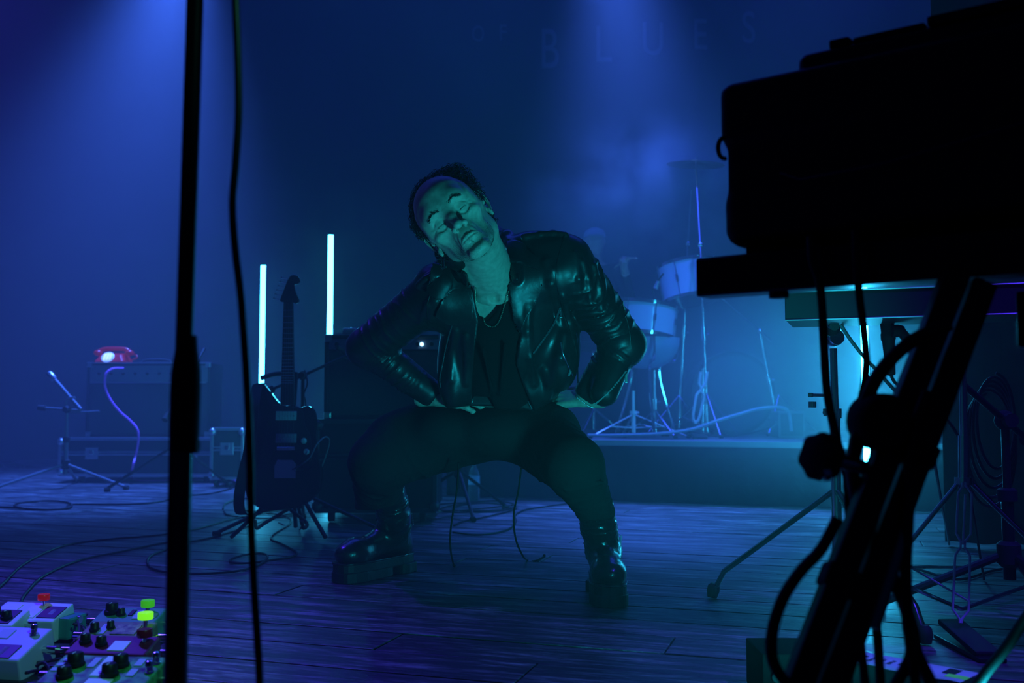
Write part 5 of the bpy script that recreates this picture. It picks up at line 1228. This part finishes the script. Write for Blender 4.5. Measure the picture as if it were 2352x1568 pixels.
pedal(FP(245,1552,.074), .205, .105, .060, a_, camo_p, 'green patterned pedal nearest the camera with pale stripes', .05, knobs=((-.060,.012,.017,.024,blackm),(-.058,-.030,.015,.020,blackm),(.026,.014,.016,.022,blackm),(.022,-.020,.016,.022,blackm)), switches=((.088,.026),(.090,-.006)), plates=((-.028,.022,.013,.034,greyst),(-.004,.010,.018,.070,stick),(.058,.026,.014,.024,greyst),(.060,-.010,.014,.024,greyst),(.014,-.044,.046,.018,stick),(-.086,.03,.012,.010,greyst),(-.088,.012,.012,.010,greyst),(-.090,-.006,.012,.010,greyst)))
rp = random.Random(9)
pc = [[(165,1420),(178,1428),(182,1448),(172,1470),(160,1482)],[(168,1432),(190,1440),(192,1460),(178,1480),(185,1492)],[(82,1498),(110,1500),(140,1496),(165,1488),(180,1478)],[(75,1522),(95,1520),(120,1516),(140,1512)],[(82,1530),(100,1522),(112,1535),(108,1555),(92,1568)],[(60,1545),(85,1540),(105,1552),(118,1568)],[(200,1410),(192,1420),(188,1436),(196,1450)],[(130,1540),(122,1552),(118,1566)],[(90,1548),(100,1560),(96,1575)]]
pl_ = ['behind the teal pedal going left of the wine one', 'between the olive and dark red pedals', 'running right from the lilac pedal', 'in front of the lilac pedal', 'looping low beside the lilac pedal', 'nearest the bottom edge left of the patterned pedal', 'left of the big black knob of the green pedal', 'short stub left of the patterned pedal', 'curling under the lowest loop by the lilac pedal']
for i, pts in enumerate(pc):
    wire('patch_cable', [F(x, y, .055 + .012*math.sin(i*1.7+j*1.1)) for j, (x, y) in enumerate(pts)], .0034, 'dark patch cable ' + pl_[i], 'cable', MAT('patch_purple', (.05,.02,.05), .35) if i == 0 else bpy.data.materials['patch_purple'], group='patch cables between the pedals')
wire('cable_tie', [F(358,1497,.05), F(372,1495,.05), F(380,1493,.06), F(384,1500,.06), F(378,1506,.055), F(385,1512,.05)], .0022, 'bright aqua cable tie sticking out beside the pedals', 'cable tie', MAT('aqua_tie_added_glow', (.1,.8,.6), .4, emit=(.05,.8,.5), es=.25))  # tie given a little glow of its own, added to hold the aqua

# ------------------------------------------------------------------ foreground pole on the left
nY = 1.13; t0, b0_ = P(451,0,nY), P(407,1568,nY); dd_ = (b0_-t0).normalized(); bot = t0 + dd_*((t0.z-0.0)/-dd_.z); top = t0 - dd_*.35
polem = MAT('satin_black_steel', (.02,.02,.022), .3, .6)
ns = thing('microphone_stand', bot, 'tall black pole in the foreground left of the performer', 'microphone stand')
J = P(415,1030,nY); m = MB(); m.cyl(bot + Vector((0,0,.02)), J, .0130, n=24); m.build('lower_tube', MAT('bare_tube', (.10,.10,.11), .22, .9), ns, smooth=True)
m = MB(); m.cyl(J, top, .0098, n=24); m.build('upper_tube', polem, ns, smooth=True)
g = MB(); L_ = lambda y: P(451 + (407-451)*y/1568, y, nY); g.tube([L_(770), L_(800), L_(850), L_(900), L_(990), L_(1036)], [.0110, .0122, .0160, .0168, .0165, .0160], 24); g.build('grip', rubm, ns, smooth=True)
kn = P(455,1024,nY); m = MB(); m.cyl(P(430,1024,nY), kn, .0085, .0080, n=12); m.build('clutch_knob', rubm, ns, smooth=True)
m = MB(); m.lathe([(.13,0),(.13,.010),(.11,.016),(.025,.024),(.018,.05)], bot, (0,0,1), 40); m.build('round_base', blackm, ns, smooth=True)
wire('microphone_cable', [P(538,-120,nY), P(541,0,nY), P(546,120,nY), P(548,260,nY), P(541,380,nY), P(534,470,nY), P(540,570,nY), P(553,680,nY), P(562,800,nY), P(568,900,nY), P(574,1050,nY), P(577,1200,nY), P(584,1350,nY), P(592,1480,nY), P(598,1600,nY), P(604,1800,nY), F(640,2060,.005), F(760,2100,.005)], .0045, 'black cable hanging down beside the foreground pole', 'cable', MAT('cable_jacket', (.02,.022,.02), .35), n=12)

# ------------------------------------------------------------------ keyboards on the right
def edge_slab(o, name, a, b, dep, z0, z1, m, bev=.004):
    """box whose camera-side bottom edge runs from a to b"""
    a = Vector((a[0], a[1], 0)); b = Vector((b[0], b[1], 0)); d = (b-a).normalized(); nn = Vector((-d.y, d.x, 0)); L = (b-a).length
    R = Matrix(((d.x, nn.x, 0), (d.y, nn.y, 0), (0, 0, 1))); q = MB(); q.box(a + d*L/2 + nn*dep/2 + Vector((0,0,(z0+z1)/2)), (L, dep, z1-z0), R, bev); return q.build(name, m, o), (a, d, nn, R)
kd = thing('keyboard', (.62, 1.30, .735), 'long black keyboard on the stand nearest the camera', 'keyboard')
A1 = P(1600,681,1.50); A1 = (A1.x, A1.y); E1 = (A1[0] + .354*2.6, A1[1] - .27*2.6)
K0, K1 = .734, .7925
ka = Vector((A1[0], A1[1], 0)); kdv = (Vector((E1[0], E1[1], 0)) - ka).normalized(); knv = Vector((-kdv.y, kdv.x, 0)); KR = Matrix(((kdv.x, knv.x, 0), (kdv.y, knv.y, 0), (0, 0, 1)))
KL = 2.6*.4452; m = MB(); prof = [(0,K0+.003),(.003,K0),(.046,K0),(.26,K0+.046),(.26,K1-.006),(.254,K1),(.004,K1),(0,K1-.004)]
m.add([ka + kdv*q + knv*a_ + Vector((0,0,z_)) for q in (0, KL) for a_, z_ in prof], [tuple(range(8)), tuple(range(15,7,-1))] + [(i, (i+1) % 8, 8+(i+1) % 8, 8+i) for i in range(8)]); m.build('housing', MAT('satin_black', (.012,.012,.013), .3), kd)
for i in range(26):     # keys at the far side, in octaves
    c = ka + kdv*(.06 + i*.0236) + knv*(.26-.075) + Vector((0,0,K1+.004)); m = MB(); m.box(c, (.0222,.14,.012), KR, .001); m.build('white_key', whitem, kd)
    if i % 7 not in (2, 6): m = MB(); m.box(c + kdv*.0118 + knv*-.022 + Vector((0,0,.010)), (.0125,.092,.012), KR, .001); m.build('black_key', blackm, kd)
for i in range(5): m = MB(); m.lathe([(.009,0),(.009,.012),(.007,.013)], ka + kdv*(.12+i*.05) + knv*.055 + Vector((0,0,K1)), (0,0,1), 14); m.build('knob', rubm, kd, smooth=True)
for s__ in (.12, .55):
    m = MB(); m.lathe([(.014,0),(.014,-.008)], ka + kdv*s__ + knv*.024 + Vector((0,0,K0)), (0,0,1), 12); m.build('rubber_foot', rubm, kd, smooth=True)
# bulky case resting on it
bag = thing('equipment_case', (ka + kdv*.45 + knv*.13 + Vector((0,0,K1))), 'bulky black padded case standing on the nearest keyboard', 'case')
bo = ka + kdv*.028 + knv*.02; Lb, Db = .92, .22; zb, zt_ = K1+.017, P(1672,178,1.47).z
s = SDF([-.07,-.05,zb-.02], [Lb+.03, Db+.05, zt_+.08], .0075)
def rbox(lo, hi, r, k):
    sl, X, Y, Z = s.block(lo, hi, .05); c = [(a+b)/2 for a, b in zip(lo, hi)]; h = [(b-a)/2-r for a, b in zip(lo, hi)]
    q = [np.abs(v-cc)-hh for v, cc, hh in zip((X,Y,Z), c, h)]; d = np.sqrt(sum(np.maximum(v,0)**2 for v in q)) + np.minimum(np.maximum(np.maximum(q[0],q[1]),q[2]),0) - r; s.mix(sl, d, k)
rbox((.0,0,zb+.155), (Lb,Db,zt_), .018, .01); rbox((.009,.008,zb+.06), (Lb,Db-.01,zt_-.03), .010, .010); rbox((.003,0,zb), (Lb,Db,zb+.085), .026, .012)
rbox((.115,.03,zt_-.02), (Lb,Db-.03,zt_+.030), .012, .006)
KM = Matrix.Translation(bo) @ KR.to_4x4()
me = s.mesh('shell'); me.transform(KM); link_mesh('shell', me, MAT('padded_nylon', (.016,.015,.02), .6, bump=.4, bscale=60, bdist=.003), bag)
m = MB(); c0 = P(1664,340,1.47)
for k in range(18): pass
m.tube([c0 + Vector((-.008*math.sin(a)*1.2, 0, .016*math.cos(a))) for a in [math.pi*i/12 for i in range(-1, 14)]], .0035, 8); m.build('handle_loop', rubm, bag, smooth=True)
m = MB(); m.tube([KM @ Vector((.10,.0,zb+.10)), KM @ Vector((.13,-.006,zb+.085)), KM @ Vector((.25,-.006,zb+.09)), KM @ Vector((.45,-.006,zb+.12)), KM @ Vector((.50,-.004,zt_-.03))], .0022, 6); m.build('piping', MAT('piping', (.05,.04,.08), .4), bag, smooth=True)
for x_, w_, h_ in ((.175,.03,.014),(.245,.10,.010)): m = MB(); m.box(KM @ Vector((x_,.07,zt_+.030+h_/2)), (w_,.06,h_), KR, .004); m.build('strap_pad', rubm, bag)
mx = thing('mixer', KM @ Vector((.42,.10,zt_+.03)), 'small black mixer on top of the padded case', 'mixer'); m = MB(); m.box(KM @ Vector((.42,.10,zt_+.036)), (.24,.14,.014), KR, .004); m.build('housing', blackm, mx)
for i in range(4): m = MB(); m.lathe([(.006,0),(.006,.006),(.004,.007)], KM @ Vector((.34+i*.05,.07,zt_+.043)), (0,0,1), 10); m.build('knob', rubm, mx, smooth=True)
# feet of the case leave a slit of light above the keyboard
for x_ in (.05, .5, .85): m = MB(); m.box(KM @ Vector((x_,.11,zb-.007)), (.04,.16,.020), KR, .002); m.build('foot', rubm, bag)

# second keyboard, further back
k2 = thing('keyboard', (1.1, 2.3, .78), 'slim dark keyboard behind and below the nearest one', 'keyboard')
A2 = P(1803,735,2.34); E2 = (A2.x + .277*4.2, A2.y - .10*4.2); z20, z21 = P(1803,735,2.34).z, P(1803,671,2.34).z
kb_m = MAT('grey_green_housing', (.030,.034,.034), .45); _, (k2a, k2d, k2n, K2R) = edge_slab(k2, 'housing', (A2.x, A2.y), E2, .24, z20, z21, kb_m, .003)
for z in (z20, z21):
    m = MB(); m.tube([k2a + Vector((0,-.001,z)), k2a + k2d*1.2 + Vector((0,-.001,z))], .0018, 6); m.build('edge_strip', alum, k2)
m = MB(); m.lathe([(.028,0),(.028,.004),(.018,.007)], k2a + k2d*.14 + k2n*.10 + Vector((0,0,z21)), (0,0,1), 24); m.build('dial', alum, k2, smooth=True)
for i in range(30):
    c = k2a + k2d*(.10 + i*.0236) + k2n*(.24-.08) + Vector((0,0,z21+.003)); m = MB(); m.box(c, (.0222,.13,.010), K2R, .001); m.build('white_key', whitem, k2)

# stand of the nearest keyboard
ks = thing('keyboard_stand', (.40, 1.25, 0), 'heavy black slanted stand leg carrying the nearest keyboard', 'keyboard stand')
Ta, Tb = P(2225,640,1.27), P(1872,1568,1.16); dl = (Tb-Ta).normalized(); foot = Ta + dl*((Ta.z-.015)/-dl.z)
sd = Vector((1,0,0)); sd = (sd - dl*sd.dot(dl)).normalized(); nd = dl.cross(sd)
RL = Matrix((( sd.x, nd.x, dl.x), (sd.y, nd.y, dl.y), (sd.z, nd.z, dl.z)))
for off in (-.0175, .0175):
    m = MB(); m.box((Ta+foot)/2 + sd*off, (.031, .034, (foot-Ta).length), RL, .005); m.build('leg_tube', polem, ks)
for t in (.30, .52, .72):
    m = MB(); m.box(Ta.lerp(foot, t) + nd*-.0, (.074, .040, .030), RL, .006); m.build('bracket', rubm, ks)
Jh = P(2018,968,1.20); m = MB(); m.lathe([(.030,-.022),(.034,-.016),(.034,.016),(.030,.022)], Jh, (0.15,-1,0), 24); m.ball(Jh + Vector((0,-.024,0)), (.012,.006,.012), 10); m.build('pivot_hub', rubm, ks, smooth=True)
kc = P(1886,1048,1.18); kdr = (P(1886,1048,1.18) - P(1990,1075,1.22)).normalized(); m = MB(); m.cyl(P(1985,1074,1.21), kc, .009, n=12); m.build('knob_shaft', chromem, ks, smooth=True)
m = MB(); pr = []
n_ = 36; ax = kdr; u = ax.orthogonal().normalized(); w = ax.cross(u); V = []
for h_, k_ in ((-.012,.80),(-.009,1.0),(.008,1.0),(.012,.8)):
    for i in range(n_): a = 2*math.pi*i/n_; r_ = .0270*k_*(1+.07*math.cos(6*a)); V.append(kc + ax*h_ + (u*math.cos(a)+w*math.sin(a))*r_)
m.add(V, [(j*n_+i, j*n_+(i+1) % n_, (j+1)*n_+(i+1) % n_, (j+1)*n_+i) for j in range(3) for i in range(n_)] + [tuple(range(n_)), tuple(range(3*n_, 4*n_))]); m.build('locking_knob', rubm, ks, smooth=True)
m = MB(); m.cyl(P(1890,1090,1.16), P(1905,1088,1.16), .008, n=10); m.build('bolt', chromem, ks, smooth=True)
m = MB(); m.box(Vector((foot.x, foot.y, .018)), (.62,.04,.036), KR, .006); m.build('foot_bar', polem, ks)
m = MB(); m.box(ka + kdv*.52 + knv*.12 + Vector((0,0,K0-.016)), (.05,.30,.03), KR, .004); m.build('support_arm', polem, ks)
m = MB(); m.box(ka + kdv*.62 + knv*.12 + Vector((0,0,K0-.05)), (.40,.05,.075), KR, .004); m.build('top_beam', polem, ks)
m = MB(); m.cyl(Ta.lerp(foot,.42) + Vector((.03,-.02,.0)), Ta.lerp(foot,.58) + Vector((.035,-.02,0)), .007, n=10); m.build('brace_rod', MAT('scuffed_rod', (.15,.35,.33), .4, .6), ks, smooth=True)

# black box below
sbx = thing('stage_box', (P(1857,1568,1.9).x, 1.98, 0), 'low black box on the boards at the bottom edge right of the performer', 'box'); m = MB(); m.box((P(1857,1568,1.95).x, 2.02, .046), (.175,.14,.092), None, .004); m.build('housing', MAT('matt_black', (.004,.004,.004), .9, spec=.05), sbx)
for i in range(4): m = MB(); m.lathe([(.011,0),(.011,.006),(.008,.007)], (P(1857,1568,1.95).x-.06+.04*i, 1.95, .05), (0,-1,0), 12); m.build('socket', rubm, sbx, smooth=True)
# set list on a board
zS = .060; s00, s10 = F(1947,1491,zS), F(2251,1547,zS); sdx = (s10-s00); Ls = sdx.length; sdx.normalize(); sdy = Vector((sdx.y, -sdx.x, 0)); SRm = Matrix(((sdx.x, -sdy.x, 0), (sdx.y, -sdy.y, 0), (0,0,1)))
sbd = thing('lap_board', s00 + sdx*Ls/2 + sdy*.05 - Vector((0,0,zS)), 'flat board coloured teal as if lit, on the floor carrying the set list', 'board')
m = MB(); m.box(s00 + sdx*(Ls/2-.01) + sdy*.045 + Vector((0,0,-.031)), (Ls+.0, .084, .058), SRm, .002); m.build('panel', MAT('teal_lit_board', (.03,.16,.15), .5), sbd)  # teal light falling on the edge is put into the base colour
pap = MAT('paper', (.80,.80,.82), .8); inkm = MAT('ink', (.02,.02,.03), .9)
pp = thing('set_list', s00 + sdx*Ls/2 + sdy*.06, 'white printed set list lying at the lower right below the cables', 'paper')
def onp(x, y, z=0): return s00 + sdx*x + sdy*y + Vector((0,0,z))
m = MB(); V = []; nx_ = 24
for i in range(nx_+1):
    for y in (0, .095): V.append(onp(Ls*i/nx_, y - .0, .0012 + .0012*math.sin(i*.9)*(y > 0)))
m.add(V, [(2*i, 2*i+1, 2*i+3, 2*i+2) for i in range(nx_)]); po = m.build('sheet', pap, pp, smooth=True); so_ = po.modifiers.new('t', 'SOLIDIFY'); so_.thickness = .0004; so_.offset = 1
rs = random.Random(4); x = .020
while x < Ls-.085:      # rotated rows of small print
    Lr_ = rs.uniform(.020, .052); m = MB(); y = .030
    if x > .16: y = .020
    while y < .03 + Lr_:
        hq = rs.choice((.0030,.0036,.0040)); m.box(onp(x, y, .0026), (.0085, .0007, .0003), SRm); m.box(onp(x + rs.choice((-.004,.004,0)), y+.0011, .0026), (.0009, .0026, .0003), SRm)
        if rs.random() < .6: m.box(onp(x, y+.0024, .0026), (.0085*rs.choice((.5,1)), .0007, .0003), SRm)
        y += hq + (.004 if rs.random() < .12 else 0)
    m.build('text_line', inkm, po); x += rs.uniform(.015, .020)
m = MB(); m.box(onp(Ls-.040, .030, .0026), (.024, .040, .0004), SRm); m.build('printed_block', inkm, po)
m = MB(); m.box(onp(Ls-.018, .062, .0028), (.040, .022, .0006), SRm); m.build('green_tape_added_glow', MAT('green_tape_added_glow', (.15,.9,.1), .5, emit=(.1,.8,.05), es=.12), pp)  # small added glow on the tape holds its green

# ------------------------------------------------------------------ heavy cables around the nearest stand
def hang(pts, r, lab, Y0): return wire('power_cable', [P(x, y, Y) for x, y, Y in pts], r, lab, 'cable', cablem, n=10)
hang([(1862,545,1.37),(1866,600,1.355),(1880,640,1.35),(1888,700,1.35),(1893,800,1.34),(1900,900,1.32),(1915,980,1.30),(1930,1040,1.28),(1945,1090,1.27),(1975,1200,1.26),(2010,1400,1.26),(2030,1700,1.2)], .0060, 'black cable dropping from the nearest keyboard, left of two', 1.3)
hang([(1964,530,1.33),(1967,600,1.32),(1974,680,1.32),(1984,760,1.32),(1990,830,1.31),(1984,890,1.30),(1970,960,1.29),(1956,1030,1.28),(1946,1100,1.27),(1960,1300,1.25),(1990,1600,1.2)], .0055, 'black cable dropping from the nearest keyboard, right of two', 1.3)
hang([(2180,745,1.2),(2100,780,1.2),(2040,832,1.2),(2002,890,1.2),(1982,950,1.2),(1965,1030,1.2),(1958,1080,1.22),(1975,1180,1.24),(2020,1350,1.24)], .0085, 'thick black cable arching over the slanted stand leg', 1.2)
hang([(1925,1190,1.14),(1885,1262,1.14),(1840,1310,1.14),(1800,1370,1.14),(1776,1440,1.14),(1772,1500,1.14),(1788,1545,1.14),(1830,1600,1.14),(1870,1700,1.14)], .0068, 'black cable bulging out left of the slanted stand leg', 1.14)
hang([(2130,900,1.2),(2096,1000,1.19),(2088,1150,1.18),(2081,1300,1.17),(2084,1420,1.17),(2092,1500,1.17),(2060,1568,1.17),(2020,1640,1.17)], .0068, 'black cable hanging right of the slanted stand leg', 1.2)
hang([(2036,1280,1.2),(2052,1330,1.19),(2074,1380,1.18),(2094,1440,1.18),(2106,1500,1.18),(2138,1568,1.18),(2160,1640,1.18)], .0075, 'black cable slanting out from behind the leg to the set list', 1.2)
hang([(2086,1420,1.16),(2090,1480,1.16),(2098,1530,1.16),(2106,1600,1.16)], .0060, 'short black cable hanging over the middle of the set list', 1.2)
hang([(2400,1360,1.5),(2352,1425,1.5),(2316,1480,1.5),(2272,1535,1.5),(2240,1580,1.5),(2200,1640,1.5)], .0080, 'thick black cable crossing the lower right corner', 1.5)

# ------------------------------------------------------------------ chrome stand, microphone, hi-hat on the right
o = thing('chrome_stand', (P(1920,1200,2.75).x, 2.75, 0), 'chrome stand with a ball joint under the slim keyboard', 'stand')
cb = Vector((P(1921,1190,2.75).x, 2.75, .10)); ct_ = P(1914,800,2.75)
m = MB(); m.cyl(cb, P(1918,948,2.75), .0135, n=20); m.build('lower_tube', chromem, o, smooth=True); m = MB(); m.cyl(P(1918,950,2.75), ct_, .0100, n=20); m.build('upper_tube', chromem, o, smooth=True)
m = MB(); m.cyl(P(1918,960,2.75), P(1918,938,2.75), .0175, n=20); m.cyl(P(1918,949,2.74), P(1893,947,2.72), .006); m.cyl(P(1896,955,2.72), P(1894,938,2.72), .005); m.build('clamp', chromem, o, smooth=True)
m = MB(); m.ball(P(1915,774,2.75), .0265, 20); m.cyl(P(1915,776,2.75) + Vector((0,-.03,0)), P(1915,776,2.75) + Vector((0,.03,0)), .020, n=18); m.build('ball_joint', chromem, o, smooth=True)
m = MB(); m.cyl(P(1912,756,2.72), P(1905,742,2.70), .022, .014, n=14); m.cyl(P(1905,742,2.6), Vector((P(1905,742,2.5).x, 2.46, z20-.004)), .012, n=10); m.build('tilter', blackm, o, smooth=True)
m = MB(); m.cyl(P(1862,907,2.72), P(1915,908,2.75), .0048, n=10); m.cyl(P(1866,922,2.72), P(1866,936,2.72), .011, n=10); m.cyl(P(1862,912,2.72), P(1862,902,2.72), .007, n=8); m.build('side_rod', chromem, o, smooth=True)
for k, e in enumerate((F(1637,1362,.015), Vector((cb.x+.30, 3.05, .015)), Vector((cb.x+.10, 2.42, .015)))):
    a = cb + Vector((0,0,.24)); d = (e-a); m = MB(); m.tube([a, a + d*.90 + Vector((0,0,.035)), e], .0105, 10, flat=.75); lg = m.build('leg', MAT('dark_chrome', (.30,.31,.34), .22, 1.0) if k == 0 else bpy.data.materials['dark_chrome'], o, smooth=True)
    m = MB(); m.lathe([(.010,.030),(.017,.022),(.019,.008),(.014,-.012)], e, ((a-e).normalized().x*.3, 0, 1), 14); m.build('rubber_foot', rubm, lg, smooth=True)
# microphone under the slim keyboard
mp_ = P(2036,722,2.45); o = thing('microphone', mp_, 'black microphone hanging under the slim keyboard beside the light tube', 'microphone')
m = MB(); ax = (P(2047,862,2.45) - mp_).normalized(); LL = (P(2047,862,2.45) - mp_).length; m.lathe([(.018,-.02),(.0165,.0),(.0160,.045),(.0175,.048),(.0175,.062),(.0150,.066),(.0130,LL*.75),(.0120,LL*.76),(.0105,LL*.98),(.007,LL)], mp_, ax, 20); m.build('body', rubm, o, smooth=True)
m = MB(); m.tube(smooth_path([P(2048,760,2.43), P(2068,762,2.43), P(2088,782,2.43), P(2110,795,2.44)], 5), [.016]*6+[.012]*10, 10); m.build('clip', rubm, o, smooth=True)
wire('microphone_cable', [P(2046,860,2.45), P(2054,876,2.45), P(2070,888,2.45), P(2110,905,2.5), P(2200,1000,2.6), P(2230,1150,2.7), F(2260,1330,.005)], .004, 'thin cable leaving the end of the hanging microphone', 'cable')
bs = Vector((P(2330,1000,2.7).x, 2.75, 0)); tripod_stand('microphone_stand', bs, P(2330,965,2.75).z, (P(2330,965,2.75).z, P(2105,792,2.44)), 'dark boom stand in front of the side curtain', leg=.36, r=.013, ang0=50)
wire('keyboard_cable', [P(1925,735,2.5), P(1950,775,2.5), P(1985,820,2.5), P(2012,848,2.5), P(2040,880,2.5), P(2075,915,2.52), P(2130,960,2.6), P(2150,1080,2.7), F(2180,1250,.005)], .0045, 'grey cable slanting across the light tube', 'cable', greym)
# hi-hat stand with purple-lit wires
HY = 2.45; hb_ = Vector((P(2216,1200,HY).x, HY, 0)); o = thing('hi_hat_stand', hb_, 'chrome hi-hat stand with long wire loops at the right', 'hi-hat stand')
m = MB(); m.cyl(P(2214,1120,HY+.03), P(2214,1000,HY+.03), .0135, n=20); m.build('lower_tube', chromem, o, smooth=True); m = MB(); m.cyl(P(2214,1000,HY+.03), P(2206,640,HY+.03), .0095, n=20); m.build('upper_tube', chromem, o, smooth=True)
m = MB(); m.cyl(P(2214,1112,HY+.03), P(2214,1096,HY+.03), .022, n=18); m.build('hub', chromem, o, smooth=True)
wirem = MAT('pale_wire', (.85,.85,.9), .4, .2)
Lw = [(2211,1108),(2211,1116),(2201,1132),(2196,1224),(2207,1244),(2206,1257),(2194,1274),(2188,1398),(2203,1420),(2204,1430)]; Rw = [(2219,1108),(2219,1116),(2232,1134),(2230,1226),(2216,1244),(2216,1257),(2228,1276),(2225,1402),(2210,1420),(2208,1430)]
for pts in (Lw, Rw): m = MB(); m.tube([P(x, y, HY - .06*(y-1108)/320) for x, y in pts], 0.0030, 8); m.build('pull_wire', wirem, o, smooth=True)
m = MB(); m.tube([P(2217,1135,HY), P(2212,1250,HY-.03)], .0028, 8); m.build('center_rod', wirem, o, smooth=True)
for e in (P(2050,1240,HY+.05), P(2392,1230,HY+.1)):
    a = P(2200 if e.x < hb_.x else 2232, 1110, HY+.03); fe = Vector((a.x + (e.x-a.x)*1.9, e.y, .012)); m = MB(); m.tube([a, fe], .0105, 10, flat=.5); lg = m.build('leg', bpy.data.materials['dark_chrome'], o, smooth=True)
    m = MB(); m.tube([hb_ + Vector((0,.03,.07)), a.lerp(fe, .62)], .005, 8); m.build('brace', chromem, lg, smooth=True); m = MB(); m.ball(fe, (.018,.018,.013), 10); m.build('rubber_foot', rubm, lg, smooth=True)
pc_ = F(2215,1488,.0); m = MB(); m.box(Vector((pc_.x, 2.36, .030)), (.058,.20,.014), Matrix.Rotation(.16, 3, 'X'), .004); m.build('foot_pedal', rubm, o); m = MB(); m.box(Vector((pc_.x, 2.36, .006)), (.062,.24,.010), None, .003); m.build('base_plate', blackm, o)
m = MB(); m.tube([F(2070,1302,.02), F(2230,1303,.02)], .005, 8); m.build('spreader_bar', chromem, o, smooth=True); m = MB(); m.tube([P(2050,1278,2.62), F(2228,1382,.01)], .0032, 8); m.build('tension_rod', wirem, o, smooth=True)
cx_, cz_ = P(2275,960,2.9).x, P(2275,960,2.9).z
wire('hanging_cable', [Vector((cx_ + (.05+.006*a/6.28)*math.sin(a), 2.86 + .012*a/6.28, cz_ - .02*a/6.28 + (.13+.008*a/6.28)*math.cos(a))) for a in [2*math.pi*i/12 for i in range(61)]], .0045, 'coil of black cable hanging on the dark boom stand', 'cable', sub=3)
wire('floor_cable', [F(x, y, .006) for x, y in [(2350,1300),(2280,1310),(2200,1330),(2120,1310),(2060,1290),(2010,1296)]], .005, 'black cable on the boards under the hi-hat stand', 'cable')
